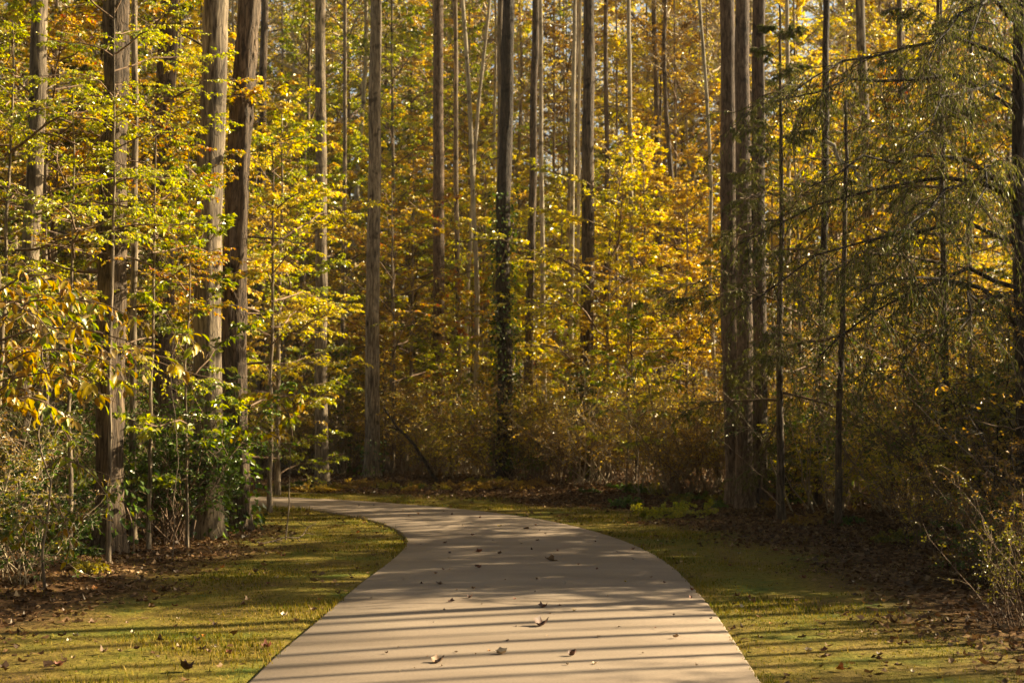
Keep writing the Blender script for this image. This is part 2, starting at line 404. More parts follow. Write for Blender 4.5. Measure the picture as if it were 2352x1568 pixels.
# cheap path distance through a lookup grid
from_grid = None
def lookup(X, Y):
    i = np.clip(np.searchsorted(gx, X) - 1, 0, nx - 2); j = np.clip(np.searchsorted(gy, Y) - 1, 0, ny - 2)
    fx = (X - gx[i]) / (gx[i + 1] - gx[i]); fy = (Y - gy[j]) / (gy[j + 1] - gy[j])
    f = lambda A: A[j, i] * (1 - fx) * (1 - fy) + A[j, i + 1] * fx * (1 - fy) + A[j + 1, i] * (1 - fx) * fy + A[j + 1, i + 1] * fx * fy
    return f(PD), f(GZ)
pd_, z_ = lookup(X, Y)
vm = verge_mask(X, Y, pd_)
dens = np.maximum(vm, .12 * (pd_ < 4.5)) * (.12 + .88 * np.clip(vnoise(X, Y, 1.9, 9) * 2.6 + .35, 0, 1)) * np.where(pd_ < .35, 1.5, 1)
k = (pd_ > -.03 * rng.random(len(X)) - .015 * (vnoise(X, Y, 9, 77) > 0)) & (rng.random(len(X)) < np.clip(dens, 0, 1) * .62)
X, Y, Z, pdk = X[k], Y[k], z_[k], pd_[k]
n = len(X)
hgt = rng.uniform(.005, .021, n) * (1 + 1.0 * np.clip(vnoise(X, Y, 2.1, 4) * 3, 0, 1)) * (1 + .35 * (np.abs(pdk) < .1)) * (1 + .02 * Y)
tall = rng.random(n) < .004; hgt[tall] *= 2.6
az = rng.uniform(0, 6.283, n); lean = rng.uniform(.1, .8, n)
P0 = np.stack([X, Y, np.maximum(Z - .004, np.where(pdk < 0, .012, -1))], 1)
dirh = np.stack([np.cos(az), np.sin(az), np.zeros(n)], 1); sd_ = np.stack([-np.sin(az), np.cos(az), np.zeros(n)], 1)
wd = (rng.uniform(.0022, .0045, n) * (1 + .04 * Y))[:, None]
tip = P0 + dirh * (hgt * lean)[:, None] + np.array([0, 0, 1.]) * hgt[:, None]
GV = np.stack([P0 - sd_ * wd, P0 + sd_ * wd, tip], 1).reshape(-1, 3)
tag(link('grass', build_mesh('grass', [(GV, np.arange(n * 3).reshape(-1, 3), 0, rng.beta(2, 2.2, n), False)], [GRASSM])),
    'short mossy grass growing on the verges beside the path', 'grass', kind='stuff')
NG = n

def litter_leaves(X, Y, Z, size, lift=.02, rg=rng):
    n = len(X)
    P = np.stack([X, Y, Z + rg.uniform(.0, lift, n)], 1)
    az = rg.uniform(0, 6.283, n)
    D = np.stack([np.cos(az), np.sin(az), rg.normal(0, .25, n)], 1)
    N_ = np.stack([rg.normal(0, .35, n), rg.normal(0, .35, n), np.ones(n)], 1)
    Ln = size * rg.uniform(.5, 1.3, n)
    near = Y < 17
    D[near, 2] *= .5
    far = leaves(P[~near], D[~near], N_[~near], Ln[~near], Ln[~near] * rg.uniform(.5, .9, (~near).sum()), fold=.35)
    # near ones: seven lobed points round a centre, curled
    P, D, N_, Ln = P[near], nrm(D[near]), N_[near], Ln[near]; m_ = len(P)
    Sd = nrm(np.cross(D, N_)); N2 = np.cross(Sd, D)
    k = 7; th = (np.arange(k) / k * 2 * math.pi)[None] + rg.normal(0, .12, (m_, k))
    rr = np.where(np.arange(k) % 2 == 0, .5, .30)[None] * rg.uniform(.75, 1.2, (m_, k)) * Ln[:, None]
    cu = rg.uniform(-.6, 1.6, (m_, 1)); x = rr * np.cos(th); y = rr * np.sin(th) * .85
    zz = (cu * y * y * 2 + cu * .6 * x * x) / Ln[:, None] + rg.normal(0, .02, (m_, k)) * Ln[:, None]
    O = P[:, None] + D[:, None] * x[..., None] + Sd[:, None] * y[..., None] + N2[:, None] * zz[..., None]
    V = np.concatenate([P[:, None], O], 1).reshape(-1, 3)
    b0 = (np.arange(m_) * (k + 1))[:, None, None]
    i = np.arange(k); tri = np.stack([np.zeros(k, int), 1 + i, 1 + (i + 1) % k], -1)[None]
    return far, (V, (b0 + tri).reshape(-1, 3)), k
X, Y = scatter(330000, -15, 16, 8, 46, 1.0)
pd_, z_ = lookup(X, Y); vm = verge_mask(X, Y, pd_)
k = (pd_ > .03) & (rng.random(len(X)) < np.clip((1 - vm) * .8 + .012 + .07 * np.exp(-pd_ / .12) + .03 * (vnoise(X, Y, 1.3, 31) > .35), 0, 1))
X, Y, Z = X[k], Y[k], z_[k]
(lv, lf), (lv2, lf2), k_ = litter_leaves(X, Y, Z, .068, .03)
tag(link('leaf_litter', build_mesh('leaf_litter', [(lv, lf, 0, rng.beta(1.6, 2.2, len(lf)), False), (lv2, lf2, 0, np.repeat(rng.beta(1.6, 2.4, len(lf2) // k_), k_), False)], [LITTER])),
    'brown fallen leaves covering the forest floor under the trees', 'leaf litter', kind='stuff')

# ------------------------------------------------------------------ crown library
LIB = {}
def crown_mesh(name, seed, H, h0, Rad, nl, sub, twg, lpt, size, elev=(5, 45), droop=.15, flat=.25, tumble=.5, hang=.3,
               wl=.6, stems=False, shape='round', ratio=(.45, .38), twigr=.004, leaf_t0=.1, keep=1.0, limbr=.02):
    rg = np.random.default_rng(seed)
    h = h0 + (H - h0) * (np.arange(nl) + rg.random(nl)) / nl
    f = (h - h0) / (H - h0)
    if shape == 'round': L = Rad * (np.sin(np.clip(f * .8 + .2, 0, 1) * math.pi) * .65 + .35)
    elif shape == 'cone': L = Rad * (1.05 - .85 * f)
    else: L = Rad * np.ones(nl)
    L = L * rg.uniform(.7, 1.25, nl)
    az = np.arange(nl) * 2.399 + rg.normal(0, .5, nl)
    el = np.radians(elev[0] + (elev[1] - elev[0]) * f + rg.normal(0, 8, nl))
    if stems:
        h = np.full(nl, 0.0); L = H * rg.uniform(.6, 1.15, nl); el = np.radians(rg.uniform(elev[0], elev[1], nl))
    D = np.stack([np.cos(az) * np.cos(el), np.sin(az) * np.cos(el), np.sin(el)], 1)
    st = np.stack([.0 * h, .0 * h, h], 1)
    if stems: st[:, :2] = rg.normal(0, .14 * Rad, (nl, 2))
    K = 7; s = np.linspace(0, 1, K)[None, :, None]
    P = st[:, None] + D[:, None] * L[:, None, None] * s - np.array([0, 0, 1.]) * droop * L[:, None, None] * s ** 2
    P[:, 1:] += np.cumsum(rg.normal(0, 1, (nl, K - 1, 3)) * L[:, None, None] * .03, 1)
    B = ramify(P, sub, .12 if not stems else .25, ratio[0], 48, 5, droop, flat, rg)
    Tw = ramify(B, twg, .1, ratio[1], 45, 4, droop, flat, rg)
    allt = np.concatenate([Tw, B[:, [0, 2, 3, 4]]]) if True else Tw
    if keep < 1: allt = allt[rg.random(len(allt)) < keep]
    p, d, nn, ln, wd = leaf_on(allt, lpt, size, rg, tumble=tumble, hang=hang, t0=leaf_t0, wl=wl)
    lv, lf = leaves(p, d, nn, ln, wd)
    tone = np.clip(rg.beta(2.2, 2.2, len(lf)) * .75 + np.repeat(rg.random(len(allt)), lpt) * .25, 0, 1)
    ch = [(lv, lf, 0, tone, False)]
    rr = lambda n, K, a, b: np.linspace(a, b, K)[None] * rg.uniform(.7, 1.3, (n, 1))
    v, q = tubes(P, rr(nl, K, limbr, limbr * .3) * np.clip(L / Rad, .4, 1)[:, None] if not stems else rr(nl, K, limbr, limbr * .3), 5); ch.append((v, q, 1, None, True))
    v, q = tubes(B, rr(len(B), 5, limbr * .35, twigr * .7), 3); ch.append((v, q, 1, None, True))
    v, q = tubes(Tw, rr(len(Tw), 4, twigr, twigr * .5), 3); ch.append((v, q, 1, None, True))
    LIB[name] = build_mesh(name, ch, [LEAF['gold'], TWIG])
    return LIB[name]

for i in range(4):
    crown_mesh(f'understory_{i}', 20 + i, 6.2, 1.0, 2.5, 22, 10, 5, 9, .076, elev=(5, 50), droop=.1, flat=.2, tumble=.65, hang=.4, keep=.72)
for i in range(3):
    crown_mesh(f'understory_{i + 4}', 120 + i, 6.2, 1.6, 2.5, 17, 10, 5, 8, .070, elev=(0, 45), droop=.14, flat=.14, tumble=.6, hang=.4, keep=.8)
for i in range(2):
    crown_mesh(f'tall_{i}', 30 + i, 10, .5, 2.6, 26, 9, 5, 8, .095, elev=(10, 55), droop=.1, flat=.3, tumble=.7, hang=.4, limbr=.03)
for i in range(2):
    crown_mesh(f'canopy_{i}', 34 + i, 9, 0, 3.4, 22, 8, 4, 6, .13, elev=(15, 60), droop=.05, flat=.4, tumble=.8, hang=.4, limbr=.05, keep=.7)
crown_mesh('bare_canopy', 37, 9, 0, 3.2, 24, 9, 5, 1, .10, elev=(20, 60), droop=.05, flat=.5, tumble=.9, limbr=.05, twigr=.006)
for i in range(2):
    crown_mesh(f'sapling_{i}', 40 + i, 3.6, .5, 1.15, 14, 7, 4, 6, .075, elev=(15, 55), droop=.08, flat=.15, tumble=.5, hang=.3, limbr=.010, twigr=.003)
for i in range(3):
    crown_mesh(f'shrub_{i}', 50 + i, 1.9, 0, 1.0, 16, 8, 4, 5, .055, elev=(40, 85), droop=.12, flat=.6, tumble=.8, stems=True, limbr=.010, twigr=.0028)
for i in range(3):
    crown_mesh(f'thicket_{i}', 60 + i, 3.0, 0, 1.7, 24, 8, 4, 2, .055, elev=(48, 89), droop=.16, flat=.9, tumble=.9, stems=True, limbr=.011, twigr=.0036, ratio=(.30, .42))
for i in range(2):
    crown_mesh(f'cedar_{i}', 70 + i, 7.0, .6, 2.3, 30, 15, 11, 11, .055, elev=(0, 40), droop=.34, flat=.7, tumble=.9, hang=1.1, wl=.24, ratio=(.42, .48), shape='cone', limbr=.028, twigr=.0035, keep=.72)
crown_mesh('dense_shrub', 80, 2.3, 0, 1.0, 26, 9, 4, 7, .06, elev=(45, 88), droop=.1, flat=.8, tumble=.8, stems=True, wl=.55, limbr=.011)
for i in range(2):
    crown_mesh(f'creeper_{i}', 90 + i, .45, 0, .9, 22, 6, 3, 5, .05, elev=(5, 50), droop=.25, flat=.9, tumble=.6, stems=True, wl=.7, limbr=.004, twigr=.002)

# ------------------------------------------------------------------ trunks
def trunk_mesh(name, pts, rad, S=14, seed=0, rough=.06, mat=None):
    """pts (K,3) relative to the base; rad (K,)"""
    rg = np.random.default_rng(seed)
    pts = np.asarray(pts, float); rad = np.asarray(rad, float)
    z = pts[:, 2]; zz = np.concatenate([np.linspace(-.25, .7, 8), np.linspace(.95, z[-1], 46 if S < 19 else 110)])
    P = np.stack([np.interp(zz, z, pts[:, 0]), np.interp(zz, z, pts[:, 1]), zz], 1)
    for _ in range(3): P[1:-1, :2] = .25 * P[:-2, :2] + .5 * P[1:-1, :2] + .25 * P[2:, :2]
    rr = np.interp(zz, z, rad); r0 = rr[2]
    rr = rr * (1 + .25 * np.exp(-np.clip(zz, 0, 9) / .3))
    P[:, :2] += np.cumsum(rg.normal(0, .006, (len(zz), 2)), 0)
    th = np.arange(S) / S * 2 * math.pi
    rad2 = rr[:, None] * (1 + rough * (np.sin(th * 5 + rg.uniform(0, 6) + .4 * np.sin(zz)[:, None]) * .4
          + np.sin(th * 3 + zz[:, None] * 1.7 + rg.uniform(0, 6)) * .5 + rg.normal(0, .35, (len(zz), S))))
    if S > 18: rad2 = rad2 * (1 + .035 * np.abs(np.sin(th * 8.5 + 1.2 * np.sin(zz[:, None] * 2.3) + rg.uniform(0, 6))) + .02 * np.sin(zz[:, None] * 9 + th * 4))
    rad2 = rad2 + (.5 * rr * np.exp(-np.clip(zz, 0, 9) / .12))[:, None] * np.clip(np.sin(th * 4 + rg.uniform(0, 6)), 0, 1)[None] * .4
    V = np.stack([P[:, None, 0] + rad2 * np.cos(th), P[:, None, 1] + rad2 * np.sin(th), np.broadcast_to(P[:, None, 2], rad2.shape)], -1)
    K = len(zz); idx = np.arange(K * S).reshape(K, S); a_, b_ = idx[:-1], idx[1:]
    q = np.stack([a_, np.roll(a_, -1, 1), np.roll(b_, -1, 1), b_], -1).reshape(-1, 4)
    return build_mesh(name, [(V, q, 0, None, True)], [mat]), P

def branch_mesh(name, pts, r0, r1, mat, nsub=6, seed=0, twig=TWIG, leaf=None, leafsize=.08, lpt=5, ratio=.35):
    rg = np.random.default_rng(seed)
    P = np.asarray(pts, float)[None]
    K = 9; t = np.linspace(0, 1, K)[None]; P, _ = sample(P, t)
    P[:, 1:-1] += rg.normal(0, .02, (1, K - 2, 3))
    v, q = tubes(P, np.linspace(r0, r1, K)[None], 6)
    ch = [(v, q, 0, None, True)]
    if nsub:
        B = ramify(P, nsub, .2, ratio, 50, 4, .1, .6, rg)
        v, q = tubes(B, np.linspace(r1 * 1.2, r1 * .35, 4)[None] * np.ones((len(B), 1)), 4); ch.append((v, q, 0, None, True))
        Tw = ramify(B, 3, .2, .45, 45, 3, .1, .7, rg)
        v, q = tubes(Tw, np.linspace(r1 * .5, r1 * .25, 3)[None] * np.ones((len(Tw), 1)), 3); ch.append((v, q, 0, None, True))
    return build_mesh(name, ch, [mat])

def leafy(mesh, pal, twig=None):
    return [LEAF[pal], twig or TWIG]

treeno = [0]
def tree(label, pts, d, wpx, bark='grey', H=23.0, group=None, crown=('canopy_0', 'gold', 1.0, .66), name='tree', stubs=2, base=None, taper=.55, S=14, rough=.06, cat='tree'):
    treeno[0] += 1; sd = treeno[0]
    W3 = [at(px, py, d) for px, py in pts][::-1]        # from the bottom up
    bx = W3[0][0]; bz = hz(bx, d)
    T = empty(name, (bx, d, bz)); tag(T, label, cat, group)
    rel = [(0, 0, 0)]
    for p in W3[1:] if W3[0][2] < 1.2 else W3:
        if p[2] - bz > 1.0: rel.append((p[0] - bx, rng.normal(0, .03), p[2] - bz))
    a_, b_ = np.array(rel[-2]), np.array(rel[-1])
    if b_[2] < H:
        sl = (b_ - a_) / max(b_[2] - a_[2], .5) * .7
        rel.append(tuple(b_ + sl * (H - b_[2]) * np.array([1, 1, 0]) + np.array([0, 0, H - b_[2]])))
    rel = np.array(rel); H = rel[-1, 2]
    r = wpx / FPX * d / 2
    # width is measured in the middle of the frame
    rad = r * (1.12 - (1.12 - taper) * rel[:, 2] / H)
    if r > .09: tm, P = trunk_mesh('trunk', rel, rad, S, sd, rough, BARK[bark])
    else: tm, P = trunk_mesh('trunk', rel, rad, 8, sd, rough * .8, BARK[bark])
    link('trunk', tm, T)
    rg = random.Random(sd)
    for _ in range(stubs):
        hh = rg.uniform(1.5, 9); i = int(np.argmin(np.abs(P[:, 2] - hh))); an = rg.uniform(-.6, 3.7); ln = rg.uniform(.3, 1.4)
        e = P[i] + np.array([math.cos(an) * ln, math.sin(an) * ln, ln * rg.uniform(-.2, .6)])
        link('branch', branch_mesh('branch', [P[i], (P[i] + e) / 2 + [0, 0, .05], e], max(.012, r * .13), .005, BARK[bark], 4, sd * 7 + _), T)
    if crown:
        c = link('crown', LIB[crown[0]], T, leafy(crown[0], crown[1]))
        i = int(np.argmin(np.abs(P[:, 2] - H * crown[3])))
        c.location = P[i]; c.scale = (crown[2],) * 3; c.rotation_euler = (0, 0, rg.uniform(0, 6.28)); c['kind'] = 'stuff'
    return T, P

def grow(name, label, cat, x, y, variant, s, pal, group=None, trunk=None, rz=None, sz=1.0, twig=None, lean=(0, 0), z=None, lift=0.0):
    """an understory tree or shrub standing at x, y"""
    z = hz(x, y) if z is None else z
    T = empty(name, (x, y, z - .02), random.uniform(0, 6.28) if rz is None else rz); tag(T, label, cat, group)
    T.rotation_euler[0] = lean[0]; T.rotation_euler[1] = lean[1]
    if trunk:
        key = ('tr', variant, trunk)
        if key not in LIB:
            Hh = {'understory': 6.4, 'tall': 10.4, 'sapling': 3.9, 'cedar': 7.2, 'canopy': 9, 'bare': 9}[variant.split('_')[0]]
            zz = np.linspace(0, Hh, 12); rg = np.random.default_rng(len(LIB))
            pp = np.stack([np.cumsum(rg.normal(0, .012, 12)), np.cumsum(rg.normal(0, .012, 12)), zz], 1)
            r0 = {'understory': .045, 'tall': .085, 'sapling': .02, 'cedar': .07, 'canopy': .1, 'bare': .1}[variant.split('_')[0]]
            LIB[key] = trunk_mesh('trunk', pp, r0 * (1 - .75 * zz / Hh), 7, len(LIB), .05, BARK[trunk])[0]
        t = link('trunk', LIB[key], T); t.scale = (s, s, s * sz + lift / 6.2)
    c = link('crown' if trunk else 'foliage', LIB[variant], T, [LEAF[pal], twig or TWIG])
    c.scale = (s, s, s * sz); c['kind'] = 'stuff'; c.location = (0, 0, lift)
    return T

TR = {}
G_BG = 'thin straight trunks deep in the background woods'
def T_(key, *a, **k): TR[key] = tree(*a, **k)
T_('t1', 'grey trunk with a sunlit right edge at the far left', [(88,0),(82,400),(66,700),(45,1000),(32,1250)], 17.0, 38, 'grey', name='forest_tree')
T_('t2', 'thick furrowed dark trunk left of the green bush', [(262,0),(258,500),(250,900),(252,1268)], 16.2, 56, 'brown', rough=.12, name='forest_tree', S=32)
T_('t3', 'slender grey trunk just right of the thick furrowed trunk', [(312,0),(308,600),(306,1240)], 17.2, 15, 'grey', name='forest_tree', stubs=1)
T_('t4', 'dark crooked trunk behind the green bush', [(395,0),(372,420),(380,700),(384,900),(380,1180)], 21.0, 48, 'brown', name='forest_tree', stubs=3)
T_('t5', 'tall smooth trunk with the brightest sunlit strip, left of the shaggy one', [(500,0),(492,450),(486,700),(478,1235)], 18.2, 58, 'grey', name='forest_tree', stubs=2, S=32, rough=.04)
T_('t5b', 'thin pale sunlit trunk peeping out behind the brightest trunk', [(466,0),(460,450),(452,900),(450,1140)], 24, 9, 'pale', name='forest_tree', stubs=0)
T_('t6', 'shaggy dark trunk with peeling bark at the inside of the bend', [(582,0),(562,300),(549,650),(545,1214)], 19.3, 50, 'brown', name='forest_tree', rough=.16, S=32)
T_('t7', 'half hidden trunk behind the shaggy one', [(614,0),(608,300),(600,1100)], 35, 20, 'brown', name='forest_tree')
T_('t8', 'brown trunk beyond the bend, first right of the shaggy one', [(742,0),(741,500),(739,800),(741,1098)], 31.5, 27, 'grey', name='forest_tree')
T_('t9', 'thin stem between the two straight trunks beyond the bend', [(797,0),(793,500),(786,1095)], 35, 10, 'grey', name='forest_tree', stubs=0)
T_('t10', 'straight trunk with flared foot at the edge of the far verge', [(861,0),(858,500),(853,800),(852,1100)], 33, 31, 'grey', name='forest_tree', stubs=3)
T_('t11', 'reddish trunk with bright edge left of the wavy stem', [(1004,0),(1008,500),(1008,800),(1010,1080)], 36, 27, 'red', name='forest_tree')
T_('t12', 'slim trunk close behind the wavy stem', [(1042,0),(1044,500),(1052,1080)], 36.5, 12, 'grey', name='forest_tree')
T_('t13', 'wavy slender stem left of the dark leaning trunk', [(1062,0),(1078,230),(1084,420),(1094,620),(1092,1080)], 35, 11, 'pale', name='forest_tree', stubs=3)
T_('t13b', 'pale stem leaning right beside the wavy stem', [(1120,40),(1098,230),(1086,420),(1072,700),(1070,1070)], 38, 9, 'pale', name='forest_tree', stubs=3)
T_('t14', 'grey trunk touching the dark one from behind', [(1146,0),(1148,500),(1140,1080)], 35, 17, 'grey', name='forest_tree')
T_('t15', 'dark rough trunk wrapped in a green vine at the middle', [(1176,0),(1170,250),(1158,600),(1165,860),(1158,1090)], 32, 32, 'dark', name='forest_tree', stubs=4, rough=.14)
T_('t16', 'brown trunk right of the vine covered one', [(1228,0),(1222,400),(1212,800),(1210,1080)], 34, 19, 'brown', name='forest_tree')
T_('t17', 'bright pole straight pale trunk next to the brown one', [(1243,0),(1246,400),(1248,800),(1250,1080)], 34.5, 11, 'pale', name='forest_tree')
T_('t18', 'left stem of the close pair of pale stems', [(1322,0),(1316,450),(1312,1080)], 34.2, 11, 'pale', name='forest_tree')
T_('t18b', 'right stem of the close pair of pale stems', [(1334,0),(1330,450),(1325,1080)], 35, 8, 'pale', name='forest_tree')
T_('t19', 'dark trunk with bright right edge above the ivy stump', [(1348,0),(1348,400),(1346,800),(1345,1100)], 31.5, 30, 'brown', name='forest_tree', stubs=3)
T_('t20', 'slim dark trunk right of the one above the ivy stump', [(1391,0),(1393,500),(1390,1060)], 40, 12, 'brown', name='forest_tree')
T_('t21', 'slim trunk with pale upper stem in the golden leaves', [(1446,0),(1449,500),(1450,1080)], 32.5, 11, 'pale', name='forest_tree')
T_('t22', 'dark trunk forking in the top of the golden leaves', [(1499,0),(1506,300),(1516,1060)], 42, 15, 'brown', name='forest_tree')
T_('t23', 'thin stem beside the dark forking trunk', [(1520,0),(1512,300),(1530,1060)], 44, 8, 'brown', name='forest_tree')
T_('t24', 'thin curving white stem left of the big triple trunks', [(1604,0),(1622,200),(1637,420),(1630,650),(1650,1040)], 30, 9, 'pale', name='forest_tree', stubs=3)
T_('t25', 'broad reddish trunk, left of the three standing close', [(1666,0),(1667,400),(1668,760),(1690,1150)], 24.5, 38, 'red', name='forest_tree')
T_('t26', 'trunk with a light edge, middle of the three standing close', [(1706,0),(1706,400),(1708,700),(1712,1160)], 23.5, 36, 'red', name='forest_tree', stubs=3)
T_('t27', 'dark trunk, right of the three standing close', [(1741,0),(1742,400),(1745,800),(1745,1155)], 23.8, 32, 'brown', name='forest_tree')
T_('t28', 'pale slim trunk showing through the cedar sprays', [(1806,0),(1808,400),(1810,900)], 33, 11, 'pale', name='forest_tree')
T_('t29', 'dark slim trunk right of the three standing close', [(1896,0),(1892,400),(1884,800),(1876,1100)], 24, 17, 'dark', name='forest_tree')
T_('t30', 'grey trunk at the upper right behind the evergreen', [(1974,0),(1986,250),(1996,600),(1998,1050)], 28, 24, 'grey', name='forest_tree')
T_('t31', 'second grey trunk behind the right evergreen', [(2062,0),(2068,400),(2072,1050)], 30, 15, 'brown', name='forest_tree')
T_('t33', 'thin dark trunk near the right side behind evergreen boughs', [(2160,0),(2163,500),(2160,1000)], 27, 12, 'dark', name='forest_tree')
T_('t34', 'thin trunk between the evergreen boughs at the right', [(2232,0),(2228,500),(2230,1000)], 26, 12, 'brown', name='forest_tree')
T_('t35', 'heavy dark evergreen with long drooping boughs at the right edge', [(2350,0),(2352,500),(2356,1180)], 15.5, 30, 'dark', name='forest_tree', crown=None, stubs=0)
T_('t36', 'young brown stem under the right evergreen', [(1945,300),(1930,700),(1924,1120)], 20, 15, 'brown', name='forest_tree', stubs=4, H=6, crown=None)

# shaggy bark plates on the shaggy trunk
T6, P6 = TR['t6']
n = 260; rg = np.random.default_rng(66)
zz = rg.uniform(.8, 9, n); th = rg.uniform(-3.3, .9, n)
r6 = np.interp(zz, [0, 17], [.16, .08])
cx = np.interp(zz, P6[:, 2], P6[:, 0]); cyy = np.interp(zz, P6[:, 2], P6[:, 1])
Pn = np.stack([np.cos(th), np.sin(th), np.zeros(n)], 1)
p0 = np.stack([cx, cyy, zz], 1) + Pn * (r6 * .92)[:, None]
Dd = np.stack([Pn[:, 0] * .35, Pn[:, 1] * .35, np.where(rg.random(n) < .6, -1., 1.)], 1)
lv, lf = leaves(p0, Dd, Pn, rg.uniform(.08, .24, n), rg.uniform(.03, .07, n), fold=-.1)
o = link('bark_plates', build_mesh('bark_plates', [(lv, lf, 0, None, False)], [BARK['brown']]), T6); o['kind'] = 'stuff'
# vine round the dark rough trunk
def vine(Tkey, z0, z1, n, rad, seed, pal='lime'):
    T, P = TR[Tkey]; rg = np.random.default_rng(seed)
    t = np.linspace(z0, z1, 26)
    ph = t * 2.2
    px_ = np.interp(t, P[:, 2], P[:, 0]) + np.cos(ph) * rad; py_ = np.interp(t, P[:, 2], P[:, 1]) + np.sin(ph) * rad
    v, q = tubes(np.stack([px_, py_, t], 1)[None], np.full((1, 26), .012), 4)
    zz = rg.uniform(z0, z1, n); a_ = rg.uniform(0, 6.28, n); rr = rad * rg.uniform(.9, 1.9, n)
    p_ = np.stack([np.interp(zz, P[:, 2], P[:, 0]) + np.cos(a_) * rr, np.interp(zz, P[:, 2], P[:, 1]) + np.sin(a_) * rr, zz], 1)
    D_ = np.stack([np.cos(a_), np.sin(a_), rg.normal(-.7, .4, n)], 1)
    lv, lf = leaves(p_, D_, rg.normal(0, .6, (n, 3)) + [0, 0, .6], rg.uniform(.06, .12, n), rg.uniform(.05, .09, n))
    o = link('vine', build_mesh('vine', [(lv, lf, 0, rg.beta(2, 2, n), False), (v, q, 1, None, True)], [LEAF[pal], TWIG]), T); o['kind'] = 'stuff'
vine('t15', .3, 6.5, 900, .17, 5, 'green'); vine('t15', 2.5, 6.0, 260, .22, 6, 'lime')
vine('t11', .2, 5, 500, .2, 8, 'lime'); vine('t12', .2, 6, 400, .12, 9, 'lime')
vine('t19', 0, 2.6, 1100, .2, 10, 'green'); vine('t10', 0, .9, 100, .2, 11, 'green'); vine('t9', 0, 3.2, 350, .1, 12, 'green')
vine('t5', 0, 1.4, 240, .2, 13, 'green'); vine('t6', 0, 1.5, 260, .2, 14, 'green'); vine('t2', 0, 1.0, 120, .26, 15, 'green')

# ------------------------------------------------------------------ understory in the middle distance (each labelled)
NICK = [(48, 'far left trunk'), (258, 'thick furrowed trunk'), (375, 'dark crooked trunk'), (492, 'brightest trunk'), (562, 'shaggy trunk'), (741, 'first trunk beyond the bend'),
        (858, 'flared foot trunk'), (1008, 'reddish bright edged trunk'), (1084, 'wavy stem'), (1165, 'vine wrapped trunk'), (1248, 'pole straight pale trunk'), (1320, 'close pale pair'),
        (1347, 'ivy stump trunk'), (1448, 'slim pale topped trunk'), (1506, 'dark forking trunk'), (1630, 'curving white stem'), (1706, 'three close trunks'), (1890, 'dark slim trunk'),
        (1990, 'upper right grey trunk'), (2068, 'second grey trunk'), (2160, 'thin dark right trunk'), (2335, 'heavy dark edge trunk')]
HUE = {'gold': 'golden', 'lime': 'lime green', 'orange': 'orange', 'rust': 'rusty brown', 'olive': 'olive', 'green': 'green', 'mixed': 'mixed colour'}
def beside(x, d):
    px = CX + x / d * FPX; k = min(NICK, key=lambda n: abs(n[0] - px))
    return ('right' if px > k[0] else 'left') + ' of the ' + k[1]
def U(px, d, variant, s, pal, label, cat='tree', name='understory_tree', trunk='grey', group=None, **k):
    x = at(px, 900, d)[0]
    return grow(name, label, cat, x, d, variant, s, pal, group, trunk, **k)
# left, this side of the bend
U(110, 20, 'understory_4', 1.05, 'mixed', 'small maple with orange, red and green leaves at the upper left', lift=1.6)
U(0, 15, 'understory_5', .75, 'lime', 'yellow green small tree at the left edge above the yellow leaves', lift=0.9)
U(330, 22.5, 'understory_6', 1.0, 'lime', 'fresh green small tree spreading in front of the dark crooked trunk', lift=1.2)
U(200, 24, 'understory_4', 1.15, 'mixed', 'orange and green tree filling the gap behind the thick furrowed trunk', lift=1.5)
U(430, 16.8, 'sapling_0', 1.0, 'lime', 'green sapling spray hanging across the brightest trunk', 'sapling', 'sapling', sz=1.25)
U(620, 23.0, 'understory_5', .95, 'gold', 'golden small tree just behind the shaggy trunk')
U(540, 29.5, 'understory_2', 1.1, 'orange', 'orange tree beyond the bend between the brightest and shaggy trunks')
U(-60, 22, 'understory_2', 1.2, 'olive', 'olive leaved tree leaning in from the left edge', lift=1.2)
U(165, 15.0, 'understory_4', .62, 'lime', 'yellow green small tree in front of the thick furrowed trunk', rz=1.2, lift=1.0)
U(250, 14.9, 'understory_6', .55, 'lime', 'yellow green spray of a small tree high across the thick furrowed trunk', lift=3.0)
U(345, 16.4, 'understory_5', .6, 'mixed', 'small maple with red tipped leaves crossing the slender grey trunk', rz=2.2, lift=1.3)
U(90, 18.5, 'understory_6', .8, 'orange', 'orange small tree behind the large hanging yellow leaves', rz=.3, lift=1.6)
U(255, 18.6, 'tall_0', .8, 'mixed', 'tall young maple with orange and red leaves above the furrowed trunk', rz=.3, lift=2.6)
U(120, 21.5, 'tall_1', .85, 'orange', 'tall young orange tree behind the far left trunk', rz=3.3, lift=1.5)
U(470, 24.5, 'understory_1', 1.15, 'gold', 'golden green tree showing left of the brightest trunk', rz=4, lift=0.8)
U(20, 25.5, 'tall_0', .9, 'lime', 'tall green tree in the upper left corner', rz=5)
U(395, 27.5, 'tall_1', .9, 'gold', 'tall golden tree behind the dark crooked trunk', rz=2)
U(640, 27.5, 'tall_0', .72, 'lime', 'tall young tree reaching over the top of the shaggy trunk', rz=1)
